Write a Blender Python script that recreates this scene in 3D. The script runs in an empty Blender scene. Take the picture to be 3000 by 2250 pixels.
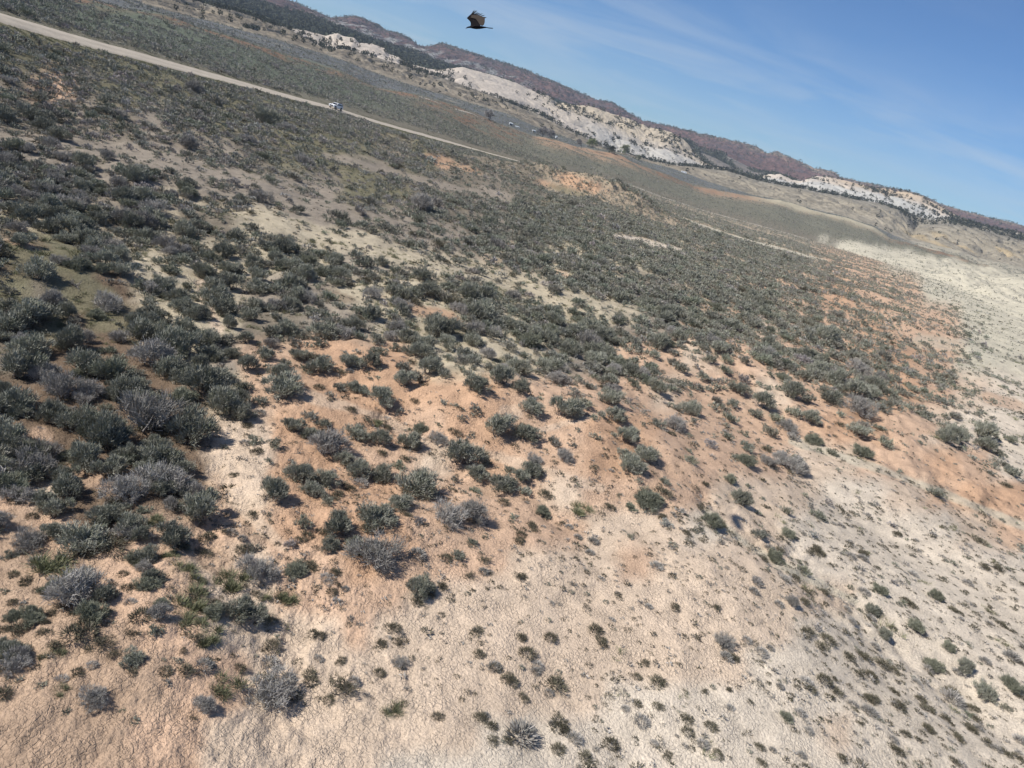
import bpy, math, random
import numpy as np
from mathutils import Matrix, Vector
random.seed(7); rng = np.random.default_rng(7)
S = bpy.context.scene
COL = S.collection
R = math.radians

# ------------------------------------------------------------------ camera
CAMZ = 14.0
F = 2103.0                                   # focal length in pixels of a 3000 px wide picture
ROLL, PITCH = R(17.0), R(20.56)
X0 = np.array([1., 0, 0]); U0 = np.array([0, math.sin(PITCH), math.cos(PITCH)])
FW = np.array([0, math.cos(PITCH), -math.sin(PITCH)])
XC = math.cos(ROLL) * X0 + math.sin(ROLL) * U0
YC = -math.sin(ROLL) * X0 + math.cos(ROLL) * U0
cam_d = bpy.data.cameras.new('camera'); cam = bpy.data.objects.new('camera', cam_d); COL.objects.link(cam)
cam_d.sensor_width = 36; cam_d.lens = 36 * F / 3000; cam_d.clip_start = 0.3; cam_d.clip_end = 20000
cam.matrix_world = Matrix([[XC[0], YC[0], -FW[0], 0], [XC[1], YC[1], -FW[1], 0], [XC[2], YC[2], -FW[2], CAMZ], [0, 0, 0, 1]])
S.camera = cam

# ------------------------------------------------------------------ sun, sky, exposure
SUN_EL, SUN_AZ = R(44), R(-107.5)              # azimuth from +Y towards +X
sun_v = Vector((math.sin(SUN_AZ) * math.cos(SUN_EL), math.cos(SUN_AZ) * math.cos(SUN_EL), math.sin(SUN_EL)))
sd = bpy.data.lights.new('sun', 'SUN'); so = bpy.data.objects.new('sun', sd); COL.objects.link(so)
sd.energy = 5.0; sd.angle = R(0.55); sd.color = (1, 0.955, 0.88)
so.rotation_euler = (-sun_v).to_track_quat('-Z', 'Y').to_euler(); so.location = (0, 0, 60)
W = bpy.data.worlds.new("World"); S.world = W; W.use_nodes = True
wt = W.node_tree; wt.nodes.clear()
def N(t, kind, **kw):
    n = t.nodes.new(kind)
    for k, v in kw.items():
        if k in n.inputs: n.inputs[k].default_value = v
        else: setattr(n, k, v)
    return n
sky = N(wt, 'ShaderNodeTexSky', sky_type='NISHITA', sun_disc=False, sun_elevation=SUN_EL, sun_rotation=SUN_AZ,
        altitude=1500, air_density=1.0, dust_density=0.15, ozone_density=3.0)
tc = N(wt, 'ShaderNodeTexCoord')
# thin cirrus: streaks in the direction of the sky itself
sep = N(wt, 'ShaderNodeSeparateXYZ'); wt.links.new(tc.outputs['Generated'], sep.inputs[0])
zz = N(wt, 'ShaderNodeMath', operation='ADD'); zz.inputs[1].default_value = 0.12; wt.links.new(sep.outputs['Z'], zz.inputs[0])
dx = N(wt, 'ShaderNodeMath', operation='DIVIDE'); wt.links.new(sep.outputs['X'], dx.inputs[0]); wt.links.new(zz.outputs[0], dx.inputs[1])
dy = N(wt, 'ShaderNodeMath', operation='DIVIDE'); wt.links.new(sep.outputs['Y'], dy.inputs[0]); wt.links.new(zz.outputs[0], dy.inputs[1])
cmb = N(wt, 'ShaderNodeCombineXYZ'); wt.links.new(dx.outputs[0], cmb.inputs[0]); wt.links.new(dy.outputs[0], cmb.inputs[1])
mp = N(wt, 'ShaderNodeMapping'); mp.inputs['Rotation'].default_value = (0, 0, R(-38)); mp.inputs['Location'].default_value = (0.2, 1.7, 0); mp.inputs['Scale'].default_value = (0.55, 1.0, 1)
wt.links.new(cmb.outputs[0], mp.inputs[0])
n1 = N(wt, 'ShaderNodeTexNoise', Scale=1.3, Detail=9.0, Roughness=0.56, Distortion=1.2); wt.links.new(mp.outputs[0], n1.inputs['Vector'])
n2 = N(wt, 'ShaderNodeTexNoise', Scale=0.45, Detail=3.0, Roughness=0.5); wt.links.new(mp.outputs[0], n2.inputs['Vector'])
r1 = N(wt, 'ShaderNodeMapRange'); r1.inputs[1].default_value = 0.40; r1.inputs[2].default_value = 0.74; wt.links.new(n1.outputs[0], r1.inputs[0])
r2 = N(wt, 'ShaderNodeMapRange'); r2.inputs[1].default_value = 0.34; r2.inputs[2].default_value = 0.60; wt.links.new(n2.outputs[0], r2.inputs[0])
mu = N(wt, 'ShaderNodeMath', operation='MULTIPLY'); wt.links.new(r1.outputs[0], mu.inputs[0]); wt.links.new(r2.outputs[0], mu.inputs[1])
mu2 = N(wt, 'ShaderNodeMath', operation='MULTIPLY'); mu2.inputs[1].default_value = 0.5; wt.links.new(mu.outputs[0], mu2.inputs[0])
tint = N(wt, 'ShaderNodeMix', data_type='RGBA', blend_type='MULTIPLY'); tint.inputs[0].default_value = 1.0
wt.links.new(sky.outputs[0], tint.inputs[6]); tint.inputs[7].default_value = (0.53, 0.82, 1.12, 1)
cm = N(wt, 'ShaderNodeMix', data_type='RGBA'); wt.links.new(mu2.outputs[0], cm.inputs[0])
wt.links.new(tint.outputs[2], cm.inputs[6]); cm.inputs[7].default_value = (6.6, 7.2, 7.8, 1)
bg = N(wt, 'ShaderNodeBackground'); bg.inputs[1].default_value = 0.074; wt.links.new(cm.outputs[2], bg.inputs[0])
wo = N(wt, 'ShaderNodeOutputWorld'); wt.links.new(bg.outputs[0], wo.inputs[0])
S.view_settings.view_transform = 'Standard'; S.view_settings.look = 'None'
S.view_settings.gamma = 1; S.view_settings.exposure = 0.34
S.cycles.max_bounces = 4; S.cycles.diffuse_bounces = 2; S.cycles.transparent_max_bounces = 4

# ------------------------------------------------------------------ helpers
def _h(ix, iy, seed):
    a = (ix.astype(np.int64) * 374761393 + iy.astype(np.int64) * 668265263 + seed * 974711) & 0xffffffff
    a = ((a ^ (a >> 13)) * 1274126177) & 0xffffffff
    a = a ^ (a >> 16)
    return a.astype(np.float64) / 4294967295.0
def noise(x, y, seed=0):
    ix = np.floor(x); iy = np.floor(y); fx = x - ix; fy = y - iy
    u = fx * fx * fx * (fx * (fx * 6 - 15) + 10); v = fy * fy * fy * (fy * (fy * 6 - 15) + 10)
    def g(a, b):
        t = _h(ix + a, iy + b, seed) * 2 * np.pi
        return np.cos(t) * (fx - a) + np.sin(t) * (fy - b)
    return ((g(0, 0) * (1 - u) + g(1, 0) * u) * (1 - v) + (g(0, 1) * (1 - u) + g(1, 1) * u) * v) * 1.5
def fbm(x, y, o=4, seed=0, g=0.5):
    s = 0; a = 1.0; t = 0
    for i in range(o):
        s = s + a * noise(x * 2 ** i + 17 * i, y * 2 ** i + 31 * i, seed + i); t += a; a *= g
    return s / t
def sm(a, b, x): t = np.clip((x - a) / (b - a), 0, 1); return t * t * (3 - 2 * t)

def px_dir(px, py):
    """pixel of the 3000 px photo -> azimuth, slope (z per metre of ground distance)"""
    px = np.asarray(px, float); py = np.asarray(py, float)
    x = (px - 1500) / F; y = -(py - 1125) / F
    d = FW[:, None] + XC[:, None] * x.ravel() + YC[:, None] * y.ravel()
    rr = np.hypot(d[0], d[1])
    return np.arctan2(d[0], d[1]).reshape(px.shape), (d[2] / rr).reshape(px.shape)
def to_px(x, y, zr):
    d = FW[0] * x + FW[1] * y + FW[2] * zr; d = np.maximum(d, 0.01)
    a = XC[0] * x + XC[1] * y + XC[2] * zr; b = YC[0] * x + YC[1] * y + YC[2] * zr
    return 1500 + F * a / d, 1125 - F * b / d, d

# ------------------------------------------------------------------ the lie of the land: survey lines seen at known distances
C3 = [(-700,-125,130),(0,50,152),(400,161,186),(700,243,222),(985,322,262),(1300,413,340),(1655,509,455),(1730,520,520),(1801,529,560),(1861,548,590),(1942,579,620),
      (2071,621,660),(2234,664,700),(2370,702,740),(2451,729,740),(2700,800,560),(3000,905,400),(3300,1000,350)]
C4 = [(-700,-290,300),(244,0,330),(452,45,370),(633,95,410),(814,154,450),(1000,212,500),(1103,253,540),(1230,278,590),(1325,310,630),(1413,342,680),(1559,400,700),
      (1614,411,720),(1800,452,780),(2033,545,900),(2104,561,920),(2180,570,940),(2288,590,960),(2370,614,990),(2478,638,1020),(2560,665,1040),(2614,700,1050),(2700,722,1050),(2800,752,1000),(3000,815,900),(3300,910,850)]
C5 = [(-700,-330,560),(389,0,620),(452,20,640),(588,59,680),(768,104,720),(949,158,770),(1008,177,790),(1087,209,810),(1198,247,840),(1293,278,870),(1388,304,900),
      (1483,332,940),(1563,368,980),(1627,390,1010),(1690,415,1040),(1740,434,1060),(1816,453,1090),(1911,480,1120),(1968,492,1150),(2070,530,1150),(2200,572,1160),
      (2288,588,1170),(2370,612,1190),(2478,636,1210),(2560,662,1230),(2614,688,1250),(2670,708,1260),(2743,719,1290),(2815,736,1320),(2869,757,1340),(2960,775,1360),(3000,786,1370),(3300,880,1400)]
C6 = [(-700,-370,800),(300,-75,900),(450,-30,950),(583,9,1000),(687,36,1020),(741,52,1040),(796,74,1050),(850,89,1060),(900,120,1080),(954,148,1100),(1008,146,1120),(1053,157,1140),(1129,179,1160),
      (1186,195,1180),(1230,211,1200),(1293,230,1220),(1356,252,1240),(1451,287,1270),(1531,319,1300),(1563,329,1310),(1595,346,1320),(1658,382,1340),(1722,411,1360),(1785,446,1380),
      (1848,458,1400),(1911,477,1420),(1968,487,1430),(1994,488,1450),(2070,495,1480),(2130,501,1500),(2200,525,1520),(2261,538,1540),(2356,556,1560),(2431,569,1580),(2507,585,1600),
      (2580,599,1620),(2634,616,1640),(2660,640,1650),(2678,680,1655),(2692,668,1660),(2724,658,1665),(2779,656,1670),(2851,668,1700),(2923,687,1740),(3000,705,1780),(3300,790,1850)]
C7 = [(x, y - (3 if x < 2640 else 14 if x > 2690 else 8), r + 50) for x, y, r in C6 if not 2650 < x < 2700] + [(2688, 634, 1710)]
C7.sort()
C8 = [(-700,-450,1100),(300,-110,1150),(450,-55,1200),(583,0,1220),(633,20,1230),(687,27,1240),(741,43,1250),(796,66,1260),(859,76,1280),(904,84,1290),(930,92,1300),(954,102,1310),(986,92,1320),(1002,101,1330),(1040,104,1340),
      (1053,116,1350),(1087,119,1360),(1129,135,1370),(1141,154,1375),(1167,162,1380),(1198,185,1390),(1230,192,1400),(1271,202,1430),(1309,198,1460),(1356,195,1500),(1451,221,1540),
      (1515,243,1560),(1551,259,1580),(1582,270,1590),(1636,291,1600),(1671,294,1620),(1722,307,1640),(1769,319,1660),(1816,332,1680),(1864,346,1700),(1896,370,1710),(1927,376,1720),
      (1968,386,1730),(2006,408,1740),(2038,440,1750),(2063,468,1760),(2101,484,1770),(2130,490,1780),(2155,503,1780),(2190,516,1790),(2222,515,1800),(2254,509,1810),(2287,509,1820),
      (2319,523,1830),(2345,527,1840),(2381,514,1850),(2424,516,1870),(2475,525,1890),(2562,543,1920),(2652,556,1950),(2706,567,1970),(2724,583,1980),(2753,597,1990),(2797,623,2000),
      (2833,646,2010),(2923,673,2040),(3000,680,2070),(3300,760,2100)]
C9 = [(x, y + 8, r + 110) for x, y, r in C8]
C10 = [(-700,-480,1900),(500,-70,2000),(746,-2,2100),(791,18,2120),(850,31,2150),(945,58,2200),(1040,99,2230),(1154,139,2250),(1208,149,2260),(1261,171,2280),(1309,193,2300),(1400,217,2320),
       (1550,264,2350),(1800,345,2400),(1990,402,2450),(2045,432,2500),(2120,452,2550),(2200,490,2600),(2340,527,2650),(2600,590,2700),(2830,650,2800),(3000,690,2900),(3300,770,2900)]
C11 = [(-700,-560,3000),(300,-180,3050),(600,-75,3100),(760,-25,3100),(843,0,3120),(905,28,3140),(967,56,3150),(999,52,3150),(1035,47,3150),(1071,54,3160),(1125,81,3180),(1193,108,3200),(1225,134,3200),
       (1252,136,3220),(1293,127,3240),(1342,140,3250),(1433,170,3280),(1523,199,3300),(1627,240,3320),(1704,276,3350),(1800,305,3380),(1881,355,3400),(1990,377,3420),(2093,401,3450),
       (2191,420,3480),(2250,447,3500),(2277,444,3500),(2321,461,3500),(2386,493,3520),(2446,504,3540),(2462,520,3550),(2521,534,3560),(2614,551,3600),(2690,567,3650),(2755,599,3700),
       (2831,621,3700),(2939,648,3750),(3000,664,3800),(3300,745,3800)]
AZL = R(80)
AZG = np.linspace(-AZL, AZL, 4001)
def curve(pts):
    p = np.array(pts, float); az, t = px_dir(p[:, 0], p[:, 1]); r = p[:, 2]
    return np.interp(AZG, az, r), np.interp(AZG, az, r * t)
KR = [np.full_like(AZG, 3.), np.full_like(AZG, 45.), np.full_like(AZG, 80.)]
KZ = [np.full_like(AZG, -13.6), np.full_like(AZG, -14.2), np.full_like(AZG, -14.9)]
for c in (C3, C4, C5, C6, C7, C8, C9, C10, C11):
    r_, z_ = curve(c); KR.append(r_); KZ.append(z_)
KZ[9] = KZ[9] - 6
KR.append(KR[11] + 900); KZ.append(KZ[11] - 120)
KR = np.array(KR); KZ = np.array(KZ); NK = len(KR)
def kcoord(az, r):
    """fractional survey-line index and base height under (az, r)"""
    k = np.zeros_like(r); z = np.full_like(r, 0.0)
    for i in range(NK - 1):
        a = np.interp(az, AZG, KR[i]); b = np.interp(az, AZG, KR[i + 1])
        za = np.interp(az, AZG, KZ[i]); zb = np.interp(az, AZG, KZ[i + 1])
        t = (r - a) / (b - a); m = (t >= 0) | (i == 0)
        t = np.clip(t, 0, 1)
        k = np.where(m, i + t, k); z = np.where(m, za + (zb - za) * t, z)
    return k, z
MOUNDS = []                                       # x, y, height, half-length, half-width, angle
def relief(x, y, k, az, r):
    dz = np.zeros_like(r)
    near = 1 - sm(2.6, 2.95, k)
    dz += near * (fbm(x / 26, y / 26, 3, 5) * 1.5 * sm(6, 40, r) + fbm(x / 7, y / 7, 3, 9) * 0.42)
    dz += near * (fbm(x / 1.3, y / 1.3, 2, 12) * 0.09)
    dz += near * sm(1.5, -3.5, x + (y - 20) * .25) * sm(34, 24, r) * fbm(x / .38, y / .38, 3, 14) * 0.085
    for mx, my, h, a, b, an in MOUNDS:
        u = (x - mx) * math.cos(an) + (y - my) * math.sin(an); v = -(x - mx) * math.sin(an) + (y - my) * math.cos(an)
        dz += h * np.exp(-(u / a) ** 2 - (v / b) ** 2) * (1 + 0.35 * fbm(x / (b * .5), y / (b * .5), 3, 44))
    far = sm(3.10, 3.4, k) * (k < 5.2)
    right = sm(R(20), R(30), az)
    dz += far * fbm(x / 60, y / 60, 3, 21) * 3.0 * sm(0, .25, 5 - k)
    dz += right * sm(2.5, 3.2, k) * (1 - sm(4.7, 5.0, k)) * (np.abs(fbm(x / 45, y / 70, 4, 23)) * 12 - 2.5 + fbm(x / 16, y / 26, 3, 24) * 3.2)
    # hills: gullies running down the slope
    hill = sm(5.0, 5.35, k) * (1 - sm(5.85, 6.0, k))
    w = az * r
    dz += hill * (-np.abs(fbm(w / 38 + fbm(x / 70, y / 70, 2, 3), r / 150, 4, 31)) * (15 + 14 * right) + 3.5 + 2 * right)
    # bare rock: domes and fins parted by creases
    rock = sm(7.0, 7.15, k) * (1 - sm(8.3, 8.8, k))
    wx, wy = w + 0.7 * r, r - 0.5 * w
    slab = 1 - .85 * sm(R(-11), R(-10), az) * (1 - sm(R(-5.7), R(-5.0), az))
    cre = np.abs(noise(wx / 150 + .35 * fbm(x / 60, y / 60, 2, 8), wy / 105, 61))
    cre2 = np.abs(noise(wx / 34, wy / 42 + .5 * fbm(x / 30, y / 30, 2, 8), 67))
    dz += rock * (np.minimum(cre, .35) ** .55 * 16 + np.minimum(cre2, .3) ** .6 * 2.2 + fbm(x / 12, y / 12, 3, 71) * 1.2 - 2.2 * (1 - sm(0, .06, np.abs(noise(wx / 44 + 9, wy / 120, 72)))) * slab - 11) * (.45 + .55 * slab)
    bench = sm(8.7, 9.1, k) * (1 - sm(9.9, 10.1, k))
    dz += bench * fbm(x / 130, y / 130, 4, 81) * 8
    mesa = sm(10.0, 10.15, k)
    g = fbm(w / 130 + .35 * fbm(x / 150, y / 150, 3, 90), r / 620, 5, 91, .58)
    dz += mesa * (-np.abs(g) * 40 + 7) * (0.28 + 0.72 * sm(10.02, 10.35, k) * (1 - 0.72 * sm(10.8, 11, k)))
    dz += mesa * fbm(x / 40, y / 40, 4, 95, .6) * 3.5
    return dz
def H(x, y):
    x = np.asarray(x, float); y = np.asarray(y, float)
    az = np.clip(np.arctan2(x, y), -AZL, AZL); r = np.hypot(x, y)
    k, z = kcoord(az, r)
    return z + relief(x, y, k, az, r) + CAMZ, k
def G(px, py, rmax=1500):
    """where the ray through a photo pixel first meets the ground"""
    az, t = px_dir(np.atleast_1d(px), np.atleast_1d(py))
    rs = np.geomspace(7, rmax, 700)
    P = np.sin(az)[:, None] * rs; Q = np.cos(az)[:, None] * rs
    hz, _ = H(P, Q)
    d = hz - (CAMZ + t[:, None] * rs)
    i = np.argmax(d > 0, axis=1); i = np.maximum(i, 1)
    j = np.arange(len(i)); a = d[j, i - 1]; b = d[j, i]; f = np.clip(-a / (b - a + 1e-9), 0, 1)
    r = rs[i - 1] + (rs[i] - rs[i - 1]) * f
    x = np.sin(az) * r; y = np.cos(az) * r
    return x, y, H(x, y)[0]
def mound(px, py, h, a, b, an):
    x, y, z = G(px, py); MOUNDS.append((float(x[0]), float(y[0]), h, a, b, an))
for m in ((1715, 572, 6.5, 34, 13, .15), (1330, 492, 3.0, 22, 8, .0), (1250, 1180, 0.9, 9, 6, .3), (1700, 1280, 1.1, 11, 6, -.4), (900, 1560, 0.7, 5, 3.5, .2), (2350, 1150, 1.6, 16, 8, -.3), (330, 1900, 0.5, 3, 3, 0),
          (2560, 1290, 1.2, 15, 4.5, -.5), (1900, 1750, .5, 6, 4, 0)):
    mound(*m)
for m in ((640, 1400, -0.5, 4.5, 1.2, 2.1), (850, 1850, -0.4, 3.5, 1.2, 2.0), (1200, 1230, -0.5, 10, 1.5, -.5), (2600, 1820, -.5, 6, 1.3, -.9), (2250, 1600, -.5, 6, 1.3, -.8), (2750, 1330, -1.2, 15, 5, -.5)):
    mound(*m)

# ------------------------------------------------------------------ soil and plant cover map (what grows and lies where)
PAL = dict(C=(.56, .48, .385), B=(.54, .425, .32), P=(.50, .345, .24), O=(.465, .30, .195), M=(.40, .285, .20), K=(.17, .155, .10), D=(.16, .115, .08), T=(.27, .23, .185),
           G=(.36, .29, .21), Y=(.45, .385, .28), W=(.45, .41, .32), F=(.12, .135, .10), R=(.19, .125, .085), S=(.125, .13, .13), H=(.30, .265, .19), L=(.20, .17, .13))
SOIL_KINDS = ['K', 'D', 'T', 'G', 'Y', 'W', 'L', 'P', 'O', 'B', 'C', 'M']
SOIL = [
    [0,0,0,0,0,0,0,0,0,0,0,0,0,0,0,3,3,3,3,3,3,3,3,3,3,3,3,3,3,3],
    [6,7,6,0,0,0,0,0,0,0,0,0,0,0,0,3,3,3,3,3,3,3,3,3,3,3,3,3,3,3],
    [6,2,2,6,2,6,0,0,0,0,0,0,6,6,6,3,3,3,3,3,3,3,3,3,3,3,3,3,3,3],
    [2,2,6,2,2,2,2,6,0,0,0,6,0,6,6,6,3,3,3,3,3,3,3,3,3,3,3,3,5,5],
    [6,6,2,2,2,2,2,2,2,2,0,0,6,6,2,6,3,3,3,3,3,3,3,3,3,5,5,5,5,5],
    [4,4,4,6,6,6,6,4,2,2,2,2,2,6,2,0,0,3,3,3,3,3,3,3,5,5,5,5,5,5],
    [1,0,0,4,4,4,4,4,4,4,2,2,2,2,3,2,4,4,4,4,3,3,3,3,7,7,5,5,5,5],
    [0,6,1,1,4,4,4,2,2,2,4,4,4,4,4,4,4,4,2,2,3,3,7,7,8,7,7,5,5,5],
    [1,0,1,1,4,4,4,6,6,2,2,4,4,4,4,4,4,4,2,2,7,7,9,7,7,8,7,7,5,5],
    [6,1,1,1,1,4,2,7,7,8,8,8,4,4,4,4,2,2,7,7,9,7,7,7,7,8,8,7,5,5],
    [1,1,1,1,1,1,4,7,7,8,8,8,8,8,8,7,7,7,7,9,7,7,9,7,7,8,8,7,9,10],
    [1,1,1,1,1,1,9,9,8,8,8,8,7,8,8,7,7,8,8,7,7,7,7,7,8,8,7,9,10,10],
    [1,1,1,1,1,1,9,9,8,8,7,7,9,7,8,7,7,8,8,7,7,7,7,9,9,7,7,8,7,10],
    [7,9,1,1,1,1,11,9,8,8,8,8,7,7,7,7,9,7,7,7,7,9,9,9,10,10,9,7,8,8],
    [11,7,1,1,11,11,7,11,8,8,8,8,7,7,7,7,7,9,9,9,10,9,9,10,10,10,10,10,9,7],
    [11,11,11,7,7,11,11,9,7,7,8,7,7,7,7,9,9,9,7,9,9,9,9,10,10,10,10,10,10,10],
    [11,11,11,7,7,11,9,9,7,7,7,7,9,9,9,9,9,9,9,9,9,9,9,9,9,10,10,10,10,10],
    [11,11,11,11,7,7,9,9,9,9,7,9,9,9,9,9,9,9,9,9,9,9,9,10,10,10,10,10,10,10],
    [11,11,11,11,11,7,7,9,9,9,9,9,9,9,9,9,9,9,9,9,9,9,10,10,10,10,10,10,10,10],
    [11,11,11,11,11,7,7,9,9,9,9,9,9,9,9,9,9,9,10,10,10,10,10,10,10,10,10,10,10,10],
    [11,11,11,11,7,7,9,9,9,9,9,9,9,9,10,10,10,10,10,10,10,10,10,10,9,10,10,10,10,10],
    [11,11,11,11,7,7,9,9,9,9,9,10,10,10,10,10,10,10,10,10,10,10,10,10,10,10,10,10,10,10]]
SHRUB = [
    [7,7,7,7,7,7,7,7,7,7,7,7,7,7,7,8,8,8,8,8,8,8,8,8,8,8,8,8,8,8],
    [7,6,6,6,6,7,7,7,7,7,7,7,7,8,8,8,8,8,8,8,8,8,8,8,8,8,8,8,8,8],
    [6,7,6,6,6,7,7,7,7,7,7,7,7,7,7,7,7,8,8,8,8,8,8,8,8,8,8,6,3,0],
    [7,6,5,5,4,4,4,5,5,5,5,6,7,7,7,7,8,8,8,8,8,8,8,8,8,8,8,5,2,0],
    [8,8,8,7,6,5,4,3,3,3,3,4,5,5,5,6,6,7,8,8,8,8,8,8,8,8,8,3,1,0],
    [8,8,8,8,7,6,5,3,3,3,5,5,6,6,7,8,8,8,8,8,8,8,8,8,8,5,3,1,1,0],
    [7,8,8,8,8,8,8,7,7,6,5,4,5,6,6,7,8,8,8,8,8,8,8,8,6,3,1,1,1,0],
    [3,5,6,7,8,8,8,8,7,6,5,5,6,7,7,8,8,8,8,8,8,7,8,7,6,5,4,1,1,0],
    [5,2,4,3,5,6,7,7,7,7,6,5,5,6,8,8,8,8,8,7,7,7,6,6,5,4,3,2,1,0],
    [6,5,4,5,4,5,6,6,6,7,6,6,7,7,8,8,8,8,8,7,7,6,7,6,6,5,4,3,2,1],
    [6,5,5,6,6,5,4,5,4,5,5,5,6,6,6,6,7,7,7,7,7,7,7,7,6,6,5,4,2,1],
    [6,6,6,6,5,6,5,4,3,3,3,4,4,5,4,5,5,6,7,7,7,7,7,7,6,5,4,3,2,1],
    [6,6,6,6,6,5,4,3,2,3,3,3,4,3,4,4,4,5,6,6,6,6,6,6,6,6,5,4,3,1],
    [6,5,6,5,5,4,3,2,2,2,2,2,2,2,2,2,3,3,4,4,4,4,4,4,5,5,4,3,2,1],
    [5,5,5,5,4,3,2,2,2,2,2,1,1,1,2,1,1,1,2,1,2,2,2,2,2,2,2,1,1,1],
    [5,5,4,4,3,2,2,2,1,1,1,1,0,0,1,0,1,0,1,1,1,1,1,0,1,0,1,0,1,0],
    [5,5,4,3,3,2,2,2,1,1,1,1,0,0,0,0,0,0,0,0,0,0,0,0,0,0,0,0,1,0],
    [5,5,4,4,3,2,2,1,1,0,0,0,0,0,0,0,0,0,0,0,0,0,0,0,0,0,0,0,0,0],
    [5,5,4,4,3,3,2,1,1,0,0,0,0,0,0,0,0,0,0,0,0,0,0,0,0,0,0,0,0,0],
    [5,4,4,4,3,3,2,2,1,1,0,0,0,0,0,0,0,0,0,0,0,0,0,0,0,0,0,0,0,0],
    [5,4,4,4,3,3,2,2,1,1,0,0,0,0,0,0,0,0,0,0,0,0,0,0,0,0,0,0,0,0],
    [5,4,4,3,3,2,1,1,0,0,0,0,0,0,0,0,0,0,0,0,0,0,0,0,0,0,0,0,0,0]]
SOILA = np.array([[PAL[SOIL_KINDS[c]] for c in row] for row in SOIL]); SHA = np.array(SHRUB, float)
def gridlook(A, px, py):
    u = np.clip((px - 50) / 100, 0, 28.999); v = np.clip((py - 150) / 100, 0, len(A) - 1.001)
    i = u.astype(int); j = v.astype(int); fu = sm(.15, .85, u - i); fv = sm(.15, .85, v - j)
    if A.ndim == 3: fu = fu[..., None]; fv = fv[..., None]
    return (A[j, i] * (1 - fu) + A[j, i + 1] * fu) * (1 - fv) + (A[j + 1, i] * (1 - fu) + A[j + 1, i + 1] * fu) * fv
BANDS = [  # pale washes, bare strips, grassy strips: photo line, half width, soil, strength, shrub factor
    ([(0,400),(300,440),(640,518),(850,590),(1150,650),(1350,690)], 26, 'T', .8, .25), ([(950,455),(1130,500),(1300,545),(1500,580)], 13, 'T', .8, .15),
    ([(760,650),(1000,700),(1307,780),(1500,830),(1668,880),(1850,925)], 38, 'Y', .75, .35), ([(480,560),(640,600),(900,680),(1200,760)], 16, 'Y', .5, .6),
    ([(590,830),(610,900),(640,960)], 20, 'B', .9, .1), ([(500,640),(420,800),(540,850)], 26, 'Y', .6, .4),
    ([(780,1110),(900,1160),(1010,1190),(1130,1230),(1230,1290),(1400,1320),(1560,1370),(1760,1430)], 18, 'B', .6, .1),
    ([(700,1310),(660,1400),(720,1500),(830,1600)], 20, 'B', .55, .0), ([(560,1650),(640,1750),(720,1850),(860,1960)], 20, 'B', .6, .0),
    ([(2070,1500),(2180,1590),(2300,1660),(2500,1760)], 14, 'W', .7, .3), ([(2320,1290),(2450,1330),(2700,1420),(3000,1540)], 14, 'W', .7, .8),
    ([(1802,690),(1880,705),(2000,735)], 8, 'C', .9, .05), ([(2000,640),(2140,690),(2420,765)], 4, 'W', .9, .05), ([(1550,1270),(1800,1200)], 10, 'C', .3, .8),
    ([(230,150),(420,210),(700,285),(930,345)], 8, 'K', .6, .7), ([(2700,1000),(2850,1010),(3000,1100)], 24, 'W', .5, .3)]
PATCH = [((1307,478),85,17,'O',.8,.35), ((1430,535),90,12,'L',.8,.25), ((1700,538),80,24,'O',.95,.75), ((1605,540),40,9,'O',.8,.3), ((1668,562),75,12,'K',.7,.3), ((1262,916),120,22,'O',.85,.15), ((1040,1120),150,40,'O',.6,.5),
         ((140,745),150,58,'K',.9,.04), ((60,700),90,22,'D',.6,.3), ((240,865),125,60,'K',.9,.06), ((330,950),80,40,'K',.8,.15), ((60,715),60,8,'P',.8,.1), ((120,1280),50,30,'P',.7,.3), ((480,1130),50,22,'D',.8,.1), ((220,1390),120,26,'P',.6,.4),
         ((1630,800),60,12,'P',.6,.2), ((1000,870),60,22,'D',.6,.4), ((1900,820),160,18,'L',.5,.8), ((2330,1130),50,16,'P',.8,.2), ((2690,1240),70,26,'P',.9,.1), ((2450,890),60,20,'O',.6,.5), ((1080,480),90,20,'T',.6,.2), ((1000,420),100,14,'K',.5,.4),
         ((1500,1210),40,20,'B',.5,.5), ((2950,1180),90,20,'O',.6,.2), ((2900,1450),120,26,'O',.7,.5), ((2080,860),30,12,'O',.5,.4)]
def seg_dist(px, py, pts):
    d = np.full(px.shape, 1e9)
    for (ax, ay), (bx, by) in zip(pts[:-1], pts[1:]):
        vx, vy = bx - ax, by - ay; t = np.clip(((px - ax) * vx + (py - ay) * vy) / (vx * vx + vy * vy), 0, 1)
        d = np.minimum(d, np.hypot(px - ax - t * vx, py - ay - t * vy))
    return d
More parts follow.
